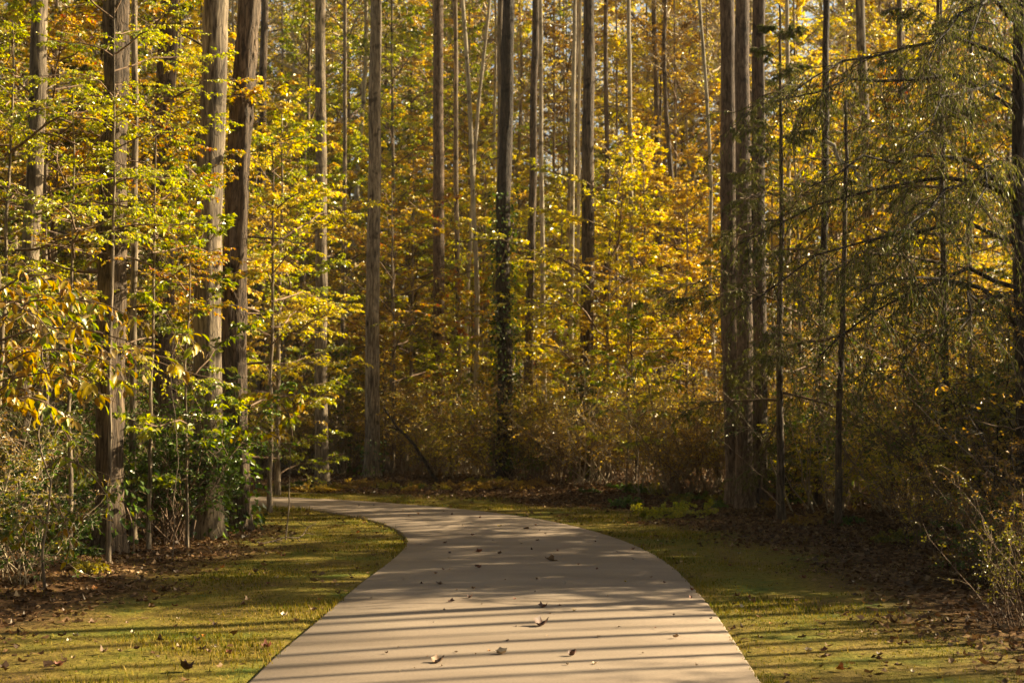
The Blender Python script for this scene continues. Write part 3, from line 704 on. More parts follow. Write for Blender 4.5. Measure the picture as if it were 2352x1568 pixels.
# beyond the bend
U(650, 36.5, 'understory_0', 1.15, 'orange', 'orange yellow tree right of the shaggy trunk')
U(690, 36, 'understory_3', 1.35, 'orange', 'amber tree behind the first trunk beyond the bend')
U(790, 37, 'understory_1', 1.3, 'lime', 'lime green tree between the two straight trunks')
U(900, 35, 'understory_2', 1.1, 'mixed', 'orange and yellow tree right of the trunk with the flared foot')
U(945, 39, 'understory_0', 1.4, 'orange', 'peach coloured tree spreading above the centre left')
U(1040, 41, 'understory_3', 1.1, 'lime', 'yellow green tree behind the wavy stem')
U(1110, 40, 'understory_1', 1.3, 'gold', 'pale gold tree behind the vine covered trunk')
U(1290, 36, 'understory_0', 1.1, 'gold', 'yellow tree left of the ivy stump trunk')
U(1400, 31, 'understory_2', 1.1, 'gold', 'bright golden tree in the middle of the right half')
U(1485, 33, 'understory_1', 1.2, 'gold', 'broad golden tree left of the big triple trunks')
U(1580, 32, 'understory_3', 1.05, 'orange', 'amber tree touching the left of the triple trunks')
U(1560, 38, 'understory_0', 1.25, 'orange', 'orange tinted tree behind the broad golden tree')
U(1440, 27, 'sapling_1', .95, 'lime', 'bright lime sapling arching over the thicket at centre right', 'sapling', 'sapling')
U(1350, 41, 'understory_2', 1.3, 'lime', 'green yellow tree far behind the ivy stump trunk')
U(1210, 43, 'understory_3', 1.3, 'olive', 'olive tree far behind the bright pole straight trunk')
# right
U(1830, 28, 'understory_2', 1.15, 'gold', 'yellow tree seen through the cedar sprays right of the triple trunks')
U(1960, 31, 'understory_0', 1.3, 'olive', 'olive gold tree behind the grey trunk at upper right')
U(2090, 27, 'understory_1', 1.25, 'mixed', 'dappled orange and green tree at the upper right')
U(2230, 24, 'understory_3', 1.15, 'olive', 'dusky olive tree near the right edge')
U(1770, 34, 'understory_3', 1.3, 'orange', 'orange gold tree behind the right trunk of the three')
U(2340, 28, 'understory_0', 1.3, 'mixed', 'mixed colour tree behind the heavy dark trunk')

for px, d, v, s_, pal, lf_, lab in ((900, 39, 'tall_0', .9, 'lime', 4.5, 'yellow green tree reaching the top edge right of the flared foot trunk'), (1075, 41, 'tall_1', .8, 'lime', 5, 'bright green yellow tree high behind the wavy stem'),
        (1000, 45, 'tall_0', 1.0, 'orange', 5, 'peach orange tree high in the centre left'), (700, 42, 'tall_1', 1.0, 'lime', 4, 'lime tree high above the first trunk beyond the bend'),
        (1270, 47, 'tall_1', .9, 'rust', 5.5, 'brown leaved tree high behind the bright pole straight trunk'), (1420, 44, 'tall_0', .85, 'gold', 4.5, 'golden tree high left of the slim pale upper stem'),
        (1560, 43, 'tall_1', .9, 'orange', 4.5, 'orange tree high left of the triple trunks'), (1840, 41, 'tall_0', .9, 'gold', 4.5, 'golden tree high right of the triple trunks'), (2030, 40, 'tall_1', .9, 'mixed', 4, 'mixed colour tree high behind the right evergreens'),
        (800, 47, 'tall_0', 1.1, 'gold', 5.5, 'yellow tree high between the two straight trunks')):
    U(px, d, v, s_, pal, lab, lift=lf_)

# evergreens
def cedar(px, d, s, v, label, sz=1.0, rz=None, z=None, lift=0.0):
    x = at(px, 900, d)[0]
    return grow('cedar_tree', label, 'cedar', x, d, f'cedar_{v}', s, 'cedar', None, 'brown', rz=rz, sz=sz, z=z, lift=lift)
cedar(1790, 21.0, .92, 0, 'feathery cedar hanging in front of the triple trunks', rz=.6, lift=.9)
cedar(2170, 20.5, .9, 1, 'dark cedar behind the large one at the right edge', rz=4.4, lift=2.2)
cedar(230, 21.5, .95, 1, 'dark feathery cedar among the maples at the upper left', sz=1.1, rz=1.0)
cedar(-40, 15.5, .6, 0, 'small grey green cedar at the left edge')
cedar(900, 46, 1.2, 0, 'dark green evergreen behind the flared foot trunk')
cedar(690, 50, 1.5, 1, 'dark evergreen far behind the first trunk beyond the bend')
cedar(1080, 47, 1.0, 1, 'deep green evergreen low behind the wavy stem')
cedar(820, 60, 2.0, 0, 'tall dark evergreen in the far upper left woods')

# ------------------------------------------------------------------ thickets and shrubs
U(395, 17.4, 'dense_shrub', .92, 'green', 'glossy green bush between the furrowed and brightest trunks', 'bush', 'bush', None)
U(360, 19.2, 'dense_shrub', .75, 'green', 'lower green bush behind the glossy one', 'bush', 'bush', None)
U(445, 18.9, 'dense_shrub', .6, 'green', 'green bush hugging the foot of the brightest trunk', 'bush', 'bush', None)
U(45, 13.2, 'shrub_0', .72, 'green', 'dark green leafy bush in the lower left corner', 'bush', 'bush', None, twig=TWIGP)
U(-30, 13.4, 'shrub_1', .85, 'olive', 'olive bush at the left edge behind the dark green one', 'bush', 'bush', None, twig=TWIGP)
U(20, 14.2, 'thicket_0', .6, 'rust', 'bare stemmed shrub in front of the far left trunk', 'bush', 'bush', None, twig=TWIGP)
U(1240, 31.2, 'shrub_1', .6, 'green', 'small green bush at the foot of the vine covered trunk', 'bush', 'bush', None)
U(1505, 21.9, 'creeper_0', .85, 'lime', 'sunlit leafy low plant where the far verge meets the thicket', 'bush', 'bush', None)
U(1570, 22.3, 'creeper_1', .95, 'lime', 'low green plant right of the sunlit leafy one', 'bush', 'bush', None)
U(1440, 24.2, 'creeper_0', .8, 'green', 'low green plant left of the sunlit leafy one', 'bush', 'bush', None)

rs = random.Random(3)
G1 = 'twiggy shrubs in the thicket beyond the bend'
for i in range(48):
    px = 590 + (1680 - 590) * (i + rs.random()) / 48
    d = 33.6 + rs.random() * 5.0 - max(0, (px - 900) / 790) * 9.0
    v = rs.choice(['thicket_0', 'thicket_1', 'thicket_2', 'shrub_0', 'thicket_1', 'thicket_2'])
    pl_ = rs.choice(['rust', 'orange', 'olive', 'orange', 'gold', 'rust'])
    U(px, d, v, rs.uniform(.6, 1.0) * (1.5 if v[0] == 's' else 1), pl_, f"{HUE[pl_]} {'twiggy' if v[0] == 't' else 'leafy'} shrub beyond the bend, {beside(at(px, 900, d)[0], d)}", 'shrub', 'thicket_shrub', None, G1, twig=rs.choice([TWIG, TWIGP, TWIG]))
for i in range(12):
    px = 880 + 790 * (i + rs.random()) / 12; d = 35 + 3.5 * rs.random() - max(0, (px - 900) / 790) * 8.0
    pl_ = rs.choice(['orange', 'gold', 'lime', 'gold', 'orange', 'mixed'])
    U(px, d, f'sapling_{i % 2}', rs.uniform(.75, 1.15), pl_, f'{HUE[pl_]} thin sapling above the brush, {beside(at(px, 900, d)[0], d)}', 'sapling', 'sapling', 'brown', 'thin saplings above the thicket beyond the bend', sz=rs.uniform(1, 1.35))
G2 = 'dark shrubs in the shade right of the verge'
for i in range(58):
    d = 11.0 + 16 * rs.random()
    x = (4.9 if d < 20 else 4.6) + rs.random() * 6.0 + (22 - d) * .04
    if x > d * .42 + 1: continue
    v = rs.choice(['thicket_0', 'thicket_1', 'thicket_2', 'shrub_0', 'shrub_1', 'shrub_2'])
    pl_ = rs.choice(['rust', 'orange', 'green', 'olive', 'orange', 'gold'])
    grow('thicket_shrub', f"shaded {HUE[pl_]} {'twiggy' if v[0] == 't' else 'leafy'} shrub in the dark undergrowth, {beside(x, d)}", 'shrub', x, d, v, rs.uniform(.7, 1.25) * (.8 if d < 14 else 1), pl_, G2, None, twig=rs.choice([TWIG, TWIGP, TWIGD]))
G3 = 'low creepers over the leaf litter'
for i in range(120):
    d = 9.5 + 20 * rs.random()
    if rs.random() < .7: x = 4.0 + rs.random() * 5
    else: x = -4.2 - rs.random() * 4
    if abs(x) > d * .4 + .8: continue
    if path_dist(np.array([[x]]), np.array([[d]]))[0, 0] < 2.7: continue
    pl_ = rs.choice(['green', 'olive', 'olive', 'rust'])
    grow('creeper', f'low {HUE[pl_]} creeper over the leaf litter, {beside(x, d)}', 'creeper', x, d, rs.choice(['creeper_0', 'creeper_1']), rs.uniform(.35, .8), pl_, G3)
for i in range(46):
    px = 590 + 1100 * rs.random(); d = 28.8 + 2 * rs.random() - max(0, (px - 1150) / 540) * 5.6
    pl_ = rs.choice(['green', 'rust', 'olive', 'orange'])
    U(px, d, rs.choice(['creeper_0', 'creeper_1']), rs.uniform(.4, .75), pl_, f'low {HUE[pl_]} creeper below the thicket, {beside(at(px, 900, d)[0], d)}', 'creeper', 'creeper', None, 'creepers along the foot of the thicket')
G4 = 'undergrowth shrubs behind the trunks on the left'
for i in range(24):
    d = 20 + 11 * rs.random(); x = -d * .36 * (.72 + .45 * rs.random())
    if path_dist(np.array([[x]]), np.array([[d]]))[0, 0] < 1.6: continue
    grow('thicket_shrub', 'shrub in the undergrowth behind the left hand trunks', 'shrub', x, d, rs.choice(['shrub_0', 'shrub_1', 'thicket_2', 'thicket_0']), rs.uniform(.7, 1.1), rs.choice(['lime', 'rust', 'green', 'gold']), G4)

# ------------------------------------------------------------------ woods beyond: understory and tall trees, one by one
G5 = 'yellow understory trees deep in the woods'
for i in range(58):
    d = 42 + 16 * rs.random(); x = (rs.random() * 2 - 1) * d * .38
    pl_ = rs.choice(['gold', 'lime', 'gold', 'orange', 'orange', 'mixed'])
    grow('understory_tree', f'small {HUE[pl_]} tree deep in the woods, {beside(x, d)}', 'tree', x, d, f'understory_{i % 4}', rs.uniform(1.1, 1.6), pl_, G5, 'grey', sz=rs.uniform(1, 1.3))
G6 = 'tall slender trees deep in the woods'
for i in range(78):
    d = 50 + 30 * rs.random(); x = (rs.random() * 2 - 1) * d * .39
    v = rs.choice(['tall_0', 'tall_1', 'bare_canopy', 'tall_0', 'canopy_0'])
    pl_ = rs.choice(['gold', 'lime', 'rust', 'olive', 'orange', 'gold'])
    T = grow('forest_tree', f"tall {'bare' if v[0] == 'b' else HUE[pl_]} tree far back, {beside(x, d)}", 'tree', x, d, v, 1.0, pl_, G6, None)
    s = rs.uniform(1.1, 1.6); Hh = rs.uniform(17, 23)
    cr = T.children[0]; cr.name = 'crown'; cr.location = (0, 0, rs.uniform(2.5, 9) if v[0] == 't' else rs.uniform(8, 12)); cr.scale = (s, s, s * 1.05)
    key = ('long', i % 6)
    if key not in LIB:
        zz = np.linspace(0, 20, 14); rg = np.random.default_rng(i + 5)
        pp = np.stack([np.cumsum(rg.normal(0, .05, 14)), np.cumsum(rg.normal(0, .05, 14)), zz], 1)
        LIB[key] = trunk_mesh('trunk', pp, .15 - .11 * zz / 20, 8, i, .05, BARK[['pale', 'grey', 'brown', 'pale', 'grey', 'red'][i % 6]])[0]
    t = link('trunk', LIB[key], T); t.scale = (rs.uniform(.6, 1.2),) * 2 + (Hh / 20,)

# thin poles between 34 and 60 m
for i in range(74):
    d = 35 + 30 * rs.random(); x = (rs.random() * 2 - 1) * d * .37
    T = empty('forest_tree', (x, d, hz(x, d)), rs.random() * 6); tag(T, f'thin trunk among the far trees, {beside(x, d)}', 'tree', G_BG)
    key = ('pole', i % 5)
    if key not in LIB:
        zz = np.linspace(0, 17, 14); rg = np.random.default_rng(i + 50)
        pp = np.stack([np.cumsum(rg.normal(0, .06, 14)), np.cumsum(rg.normal(0, .06, 14)), zz], 1)
        LIB[key] = trunk_mesh('trunk', pp, .085 - .05 * zz / 17, 8, i + 60, .06, BARK[['pale', 'grey', 'pale', 'brown', 'grey'][i % 5]])[0]
    t = link('trunk', LIB[key], T); t.scale = (rs.uniform(.45, 1.3),) * 2 + (1,)
    t.rotation_euler = (rs.gauss(0, .02), rs.gauss(0, .02), 0)
    v = rs.choice(['bare_canopy', 'canopy_1', 'bare_canopy'])
    c = link('crown', LIB[v], T, [LEAF[rs.choice(['gold', 'rust', 'olive'])], TWIGP]); c.location = (0, 0, rs.uniform(10, 12)); c.scale = (.55, .55, .7); c['kind'] = 'stuff'

# the far woodland that closes the view: one mass
rg = np.random.default_rng(99)
nc = 5200; per = 58
yy = rg.uniform(74, 112, nc); xx = rg.uniform(-1, 1, nc) * yy * .62
zz = 32 * rg.random(nc) ** 1.15
ctr = np.stack([xx, yy, zz + 2.0 * sstep(yy, 55, 120)], 1)
pp = (ctr[:, None] + rg.normal(0, 1, (nc, per, 3)) * np.array([1.3, 1.3, .8])).reshape(-1, 3)
pp[:, 2] = np.maximum(pp[:, 2], .3)
nL = len(pp)
lv, lf = leaves(pp, rg.normal(0, 1, (nL, 3)) - [0, 0, .5], rg.normal(0, 1, (nL, 3)) + [0, 0, .4], rg.uniform(.14, .30, nL), rg.uniform(.10, .18, nL))
tone = np.clip(np.repeat(rg.beta(2, 2, nc), per) * .7 + rg.random(nL) * .3, 0, 1)
ns = 260
bx = rg.uniform(-1, 1, ns) * 60; by = rg.uniform(72, 110, ns)
K = 6; zt = np.linspace(0, 1, K)[None, :, None] * np.array([0, 0, 1.]) * rg.uniform(16, 28, ns)[:, None, None]
PT = np.stack([bx, by, np.full(ns, 0)], 1)[:, None] + zt; PT[:, 1:, :2] += np.cumsum(rg.normal(0, .15, (ns, K - 1, 2)), 1)
v1, q1 = tubes(PT, np.linspace(.17, .05, K)[None] * rg.uniform(.6, 1.3, (ns, 1)), 6)
Bt = ramify(PT, 26, .25, .16, 50, 4, 0, 1.0, rg)
v2, q2 = tubes(Bt, np.linspace(.035, .015, 4)[None] * np.ones((len(Bt), 1)), 3)
FAR = leaf_mat('leaf_far_woods', [(0, (.07, .08, .02)), (.3, (.22, .19, .06)), (.5, (.42, .33, .13)), (.7, (.54, .42, .20)), (1, (.48, .30, .14))])
tag(link('distant_woodland', build_mesh('distant_woodland', [(lv, lf, 0, tone, False), (v1, q1, 1, None, True), (v2, q2, 1, None, True)], [FAR, BARK['pale']])),
    'far off autumn woodland closing the view behind the trunks', 'woodland', kind='stuff')

# ------------------------------------------------------------------ trees to the right of the frame, which throw the stripes and the shade
G7 = 'roadside trees right of the view'
def shade_trunk(x, y, r, H=13, crown=None, s=1.0, pal='olive', zc=.6):
    T = empty('forest_tree', (x, y, hz(x, y))); tag(T, 'slim roadside tree standing to the right beyond the picture edge', 'tree', G7)
    key = ('shade', round(r, 2))
    if key not in LIB:
        zz = np.linspace(0, 14, 12); rg = np.random.default_rng(int(r * 1000))
        pp = np.stack([np.cumsum(rg.normal(0, .03, 12)), np.cumsum(rg.normal(0, .03, 12)), zz], 1)
        LIB[key] = trunk_mesh('trunk', pp, r * (1.1 - .6 * zz / 14), 10, 5, .05, BARK['grey'])[0]
    link('trunk', LIB[key], T)
    if crown:
        c = link('crown', LIB[crown], T, [LEAF[pal], TWIG]); c.location = (0, 0, zc * 14); c.scale = (s,) * 3; c.rotation_euler = (0, 0, rs.random() * 6); c['kind'] = 'stuff'
SL = math.cos(SUN_AZ) / math.sin(SUN_AZ)      # rise in y per metre of x towards the sun
# stripes on the path in front: y where the shadow crosses the middle of the path
for y0, x, r in ((7.9, 9, .05), (8.55, 12, .06), (8.95, 8, .05), (9.35, 14, .09), (9.95, 10, .07), (10.25, 17, .05), (10.7, 12, .10), (11.2, 15, .10), (11.55, 9, .14),
                 (7.3, 10, .10), (20.4, 12, .05), (21.2, 14, .09), (22.1, 12.5, .06), (23.2, 15, .16), (24.3, 13, .12), (25.4, 16, .14)):
    shade_trunk(x, y0 + SL * x, r * .8, crown='thicket_%d' % rs.randrange(3) if rs.random() < .85 else None, s=rs.uniform(.5, .8), zc=rs.uniform(.16, .36))
# woods going on unseen round the viewpoint, added dark to cut fill, open sunward
rg = np.random.default_rng(123)
nc = 2300; per = 34
az_ = np.radians(rg.uniform(104, 318, nc)); ra = rg.uniform(15, 34, nc)
ctr = np.stack([np.sin(az_) * ra, np.cos(az_) * ra, 22 * rg.random(nc) ** .9 + .5], 1)
pp = (ctr[:, None] + rg.normal(0, 1, (nc, per, 3)) * .9).reshape(-1, 3)
pp = pp[pp[:, 2] > .1]; nL = len(pp)
lv, lf = leaves(pp, rg.normal(0, 1, (nL, 3)), rg.normal(0, 1, (nL, 3)), rg.uniform(.3, .5, nL), rg.uniform(.2, .35, nL))
ns = 90; a2 = np.radians(rg.uniform(104, 318, ns)); r2_ = rg.uniform(14, 32, ns)
PT = np.stack([np.sin(a2) * r2_, np.cos(a2) * r2_, np.zeros(ns)], 1)[:, None] + np.linspace(0, 22, 5)[None, :, None] * np.array([0, 0, 1.])
v1, q1 = tubes(PT, np.linspace(.2, .08, 5)[None] * np.ones((ns, 1)), 6)
tag(link('unseen_woodland', build_mesh('unseen_woodland', [(lv, lf, 0, rg.beta(2, 2, nL), False), (v1, q1, 1, None, True)], [LEAF['cedar'], BARK['dark']])),
    'unseen dark evergreen woodland added around the viewpoint to cut the fill light', 'woodland', kind='stuff')
G8 = 'evergreens right of the view'
for i, (y0, x, s) in enumerate(((12.6, 9.5, .8), (13.9, 11.0, .9), (15.2, 9.8, .85), (16.4, 11.6, .9), (17.6, 10.6, .8), (18.7, 12.2, .85), (14.4, 14.0, 1.0), (16.9, 14.5, 1.0), (12.9, 13.0, .9), (15.0, 12.5, 1.25), (16.2, 13.4, 1.3), (17.4, 12.6, 1.15), (13.6, 12.4, 1.2), (13.3, 9.6, 1.0), (14.7, 9.8, 1.05), (16.0, 9.6, 1.05), (17.3, 10.0, 1.0))):
    grow('cedar_tree', 'dark evergreen standing to the right beyond the picture edge', 'cedar', x, y0 + SL * x, f'cedar_{i % 2}', s * 1.12, 'cedar', G8, 'brown')
for i in range(26):
    y0 = 12.0 + 7.4 * (i + .5) / 26; x = rs.uniform(7.8, 10.2)
    grow('thicket_shrub', 'dense shrub to the right beyond the picture edge', 'shrub', x, y0 + SL * x, rs.choice(['dense_shrub', 'shrub_0']), rs.uniform(1.2, 1.6), 'green', 'shrubs right of the view')

for i in range(9):  # unseen casters added to shade the ground behind the camera and reduce bounce
    y0 = -15 + 2.5 * i; x = rs.uniform(8.5, 12)
    grow('cedar_tree', 'unseen evergreen added behind the viewpoint to shade the ground there', 'cedar', x, y0 + SL * x - .3, f'cedar_{i % 2}', 1.1, 'cedar', 'added evergreens behind the viewpoint', 'brown')
# more low rusty and golden growth on the right
for px, d, v, s_, pal, lab in ((1830, 25.5, 'thicket_1', 1.1, 'orange', 'tall orange brush behind the dark slim trunk'), (1960, 24, 'thicket_0', 1.15, 'gold', 'tall golden brush left below the right evergreens'),
        (2080, 22.5, 'thicket_2', 1.1, 'orange', 'tall amber brush under the right evergreens'), (2180, 21, 'thicket_1', 1.05, 'rust', 'tall rusty brush near the right edge'),
        (2290, 19, 'thicket_0', 1.0, 'orange', 'tall orange brown brush at the right edge'), (1910, 29, 'understory_0', .7, 'orange', 'low orange tree behind the dark slim trunk'),
        (2060, 27, 'understory_1', .75, 'gold', 'low golden tree behind the right evergreens'), (2210, 25, 'understory_2', .7, 'orange', 'low orange tree behind the thin right trunks'),
        (2330, 12.6, 'thicket_2', .45, 'rust', 'tangled russet brush coming forward at the lower right edge'), (2230, 14.6, 'thicket_0', .5, 'rust', 'tangled brown brush behind the litter at the lower right'),
        (2360, 10.6, 'thicket_1', .4, 'olive', 'low olive brush in the bottom right corner'), (2110, 16.8, 'thicket_1', .55, 'orange', 'brown and orange brush at the foot of the right boughs'),
        (2270, 13.2, 'shrub_2', .5, 'green', 'small green leaved brush beside the russet one at lower right')):
    U(px, d, v, s_, pal, lab, 'brush' if v[0] != 'u' else 'tree', 'thicket_shrub' if v[0] != 'u' else 'understory_tree', None if v[0] != 'u' else 'grey')

# ------------------------------------------------------------------ the near bough of large yellow leaves at the left
def big_leaf_mesh(seed):
    rg = np.random.default_rng(seed)
    v, q, t3 = leaves_ovate(np.zeros((1, 3)), np.array([[1., 0, 0]]), np.array([[0, 0, 1.]]) , np.array([1.0]), np.array([rg.uniform(.42, .58)]))
    v[:, 2] += .05 * np.sin(v[:, 0] * rg.uniform(4, 8)) * np.sign(v[:, 1])
    st, sq = tubes(np.array([[[-.22, 0, .02], [-.1, 0, .01], [0, 0, 0]]]), np.array([[.012, .01, .008]]), 3)
    me = build_mesh('leaf', [(v, q, 0, None, True), (v, t3, 0, None, True), (st, sq, 1, None, True)], [LEAF['gold'], TWIG])
    return me
BL = [big_leaf_mesh(i) for i in range(5)]
def solid_leaf(name, col, trans=.5):
    return leaf_mat(name, [(0, tuple(c * .6 for c in col)), (1, tuple(c * .95 for c in col))], trans=trans, gloss=.03, clump=.8)
BIGC = [solid_leaf('big_leaf_yellow', (.52, .37, .015)), solid_leaf('big_leaf_amber', (.42, .22, .012)), solid_leaf('big_leaf_green', (.12, .17, .02)), solid_leaf('big_leaf_tan', (.42, .30, .11), .3), solid_leaf('big_leaf_lime', (.36, .40, .02))]
def bough_tree(label, bx, by, boughs, nleaf, size, seed, cols, name='sapling', hang=1.0, stem_r=.022, Hs=3.0):
    rg = np.random.default_rng(seed); rs2 = random.Random(seed)
    z0 = hz(bx, by); T = empty(name, (bx, by, z0)); tag(T, label, 'sapling')
    zz = np.linspace(0, Hs, 10); pp = np.stack([np.cumsum(rg.normal(0, .045, 10)) * (zz > 0), np.cumsum(rg.normal(0, .045, 10)) * (zz > 0), zz], 1)
    me, Pt = trunk_mesh('trunk', pp, stem_r * (1.1 - .6 * zz / Hs), 8, seed, .04, BARK['grey']); link('trunk', me, T)
    per = nleaf // len(boughs)
    for bi, (h, end) in enumerate(boughs):
        i = int(np.argmin(np.abs(Pt[:, 2] - h))); s_ = Pt[i]; e = np.array(end) - [bx, by, z0]
        mid = (s_ + e) / 2 + [0, 0, .18]
        P = np.stack([s_, (s_ + mid) / 2 + [0, 0, .06], mid, (mid + e) / 2 + [0, 0, .04], e])[None]
        Bs = ramify(P, 7, .15, .42, 42, 4, .18, .35, rg)
        v, q = tubes(P, np.linspace(.009, .003, 5)[None], 5); v2, q2 = tubes(Bs, np.linspace(.0035, .0018, 4)[None] * np.ones((len(Bs), 1)), 3)
        br = link('branch', build_mesh('branch', [(v, q, 0, None, True), (v2, q2, 0, None, True)], [TWIG]), T)
        m_ = max(1, per // (len(Bs) + 1)) + 1
        allp = np.concatenate([Bs, P[:, [0, 2, 3, 4]]])
        p, D, Nn, Ln, _ = leaf_on(allp, m_, size, rg, spread=50, tumble=.6, hang=hang, t0=.12)
        for k_ in range(len(p)):
            x_ = Vector(D[k_]).normalized(); z_ = Vector(Nn[k_]); y_ = z_.cross(x_).normalized(); z_ = x_.cross(y_)
            from mathutils import Matrix
            M = Matrix((x_, y_, z_)).transposed().to_4x4()
            o = link('leaf', rs2.choice(BL), br)
            o.material_slots[0].link = 'OBJECT'; o.material_slots[0].material = BIGC[rs2.choices(range(5), cols)[0]]
            M = Matrix.Translation(Vector(p[k_] + np.array([x_[0], x_[1], x_[2]]) * .2 * Ln[k_])) @ M @ Matrix.Diagonal((Ln[k_], Ln[k_], Ln[k_], 1))
            o.matrix_local = M
    return T
def W(px, py, d): return tuple(at(px, py, d))
bough_tree('sapling with large hanging yellow leaves at the middle left', at(-60, 1000, 10.8)[0], 10.8,
    [(2.3, W(330, 742, 10.4)), (2.1, W(398, 835, 10.2)), (1.9, W(300, 860, 10.6)), (2.5, W(215, 700, 10.9)), (1.7, W(235, 905, 10.2)), (1.5, W(150, 960, 10.9)), (2.2, W(120, 770, 10.0)), (1.9, W(90, 850, 11.0))],
    290, .098, 11, [5, 3, 2, 2, 2], Hs=2.9)
bough_tree('amber leaved sapling at the left edge beside the large yellow leaved one', at(-110, 1000, 11.6)[0], 11.6,
    [(2.4, W(60, 690, 11.3)), (2.2, W(180, 745, 11.6)), (1.9, W(260, 800, 11.5)), (1.8, W(60, 800, 11.2)), (1.6, W(190, 870, 11.4)), (1.4, W(90, 905, 11.3)), (2.3, W(280, 720, 11.8))],
    280, .095, 12, [4, 5, 2, 2, 1], Hs=2.8)
bough_tree('drooping sprig of two big yellow leaves before the brightest trunk', at(395, 1000, 15.5)[0], 15.5, [(2.25, W(447, 795, 15.2))], 10, .13, 21, [6, 1, 0, 1, 4], Hs=2.4, stem_r=.006)
bough_tree('sapling with pale yellow leaves crossing the shaggy trunk', at(655, 1190, 18.0)[0], 18.0,
    [(1.5, W(560, 905, 17.8)), (1.7, W(600, 955, 17.6)), (1.3, W(660, 975, 17.9)), (1.1, W(540, 1000, 17.8)), (1.6, W(690, 920, 18))], 120, .11, 31, [4, 1, 1, 2, 4], Hs=2.0, stem_r=.008)
bough_tree('sapling with bright lime leaves over the thicket at centre right', at(1475, 1110, 24.5)[0], 24.5,
    [(2.2, W(1360, 850, 24.2)), (2.1, W(1480, 830, 24)), (1.9, W(1560, 880, 24)), (1.5, W(1555, 970, 24)), (2.0, W(1430, 880, 24))], 150, .10, 41, [4, 0, 1, 0, 6], Hs=2.6, stem_r=.009)
bough_tree('spindly sapling with green leaves at the lower left', at(110, 1300, 12.6)[0], 12.6,
    [(1.5, W(190, 1090, 12.4)), (1.1, W(255, 1150, 12.2)), (.8, W(165, 1260, 12.3)), (.6, W(40, 1255, 12.2))], 150, .075, 51, [2, 1, 4, 0, 6], Hs=2.2, stem_r=.012)

# ------------------------------------------------------------------ loose boughs, dead wood
def stick(name, label, pts, r0, r1, mat, seed, nsub=4, cat='branch'):
    P = np.array(pts); base = P[0].copy()
    o = link(name, branch_mesh(name, P - base, r0, r1, mat, nsub, seed, ratio=.25)); o.location = base
    return tag(o, label, cat)
stick('dead_branch', 'pale dead limb slanting down among the evergreen boughs', [W(1893, 322, 19), W(1950, 385, 19), W(2018, 452, 18.8)], .028, .014, BARK['pale'], 3, 3)
stick('fallen_branch', 'pale broken branch leaning by the furrowed trunk', [W(148, 1218, 13.5), W(195, 1188, 13.5), W(255, 1163, 13.3)], .006, .013, BARK['pale'], 4, 2)
stick('dead_branch', 'dark leaning pole in the thicket beyond the bend', [W(1005, 1105, 31.5), W(950, 1020, 31.5), W(880, 935, 32)], .05, .02, BARK['dark'], 5, 3)
for i, (a_, b_, c_, lab) in enumerate((((1960, 775), (2060, 830), (2110, 880), 'uppermost sunlit bare twig in the dark right thicket'),
        ((2190, 960), (2260, 975), (2352, 978), 'long bare twig reaching in from the right edge'),
        ((2130, 1115), (2190, 1150), (2290, 1195), 'sunlit bare twig sloping down at lower right'),
        ((2180, 980), (2215, 1040), (2300, 1080), 'forked bare twig above the lower right shrubs'),
        ((2135, 1225), (2190, 1250), (2260, 1290), 'thin pale stem arching over the litter at the right'),
        ((1640, 990), (1730, 1085), (1790, 1160), 'thin bare stem slanting across the triple trunk feet'))):
    stick('bare_twig', lab, [W(*c_, 13.5), W(*b_, 13.3), W(*a_, 13.2)], .006, .002, TWIG, 20 + i, 3, 'twig')
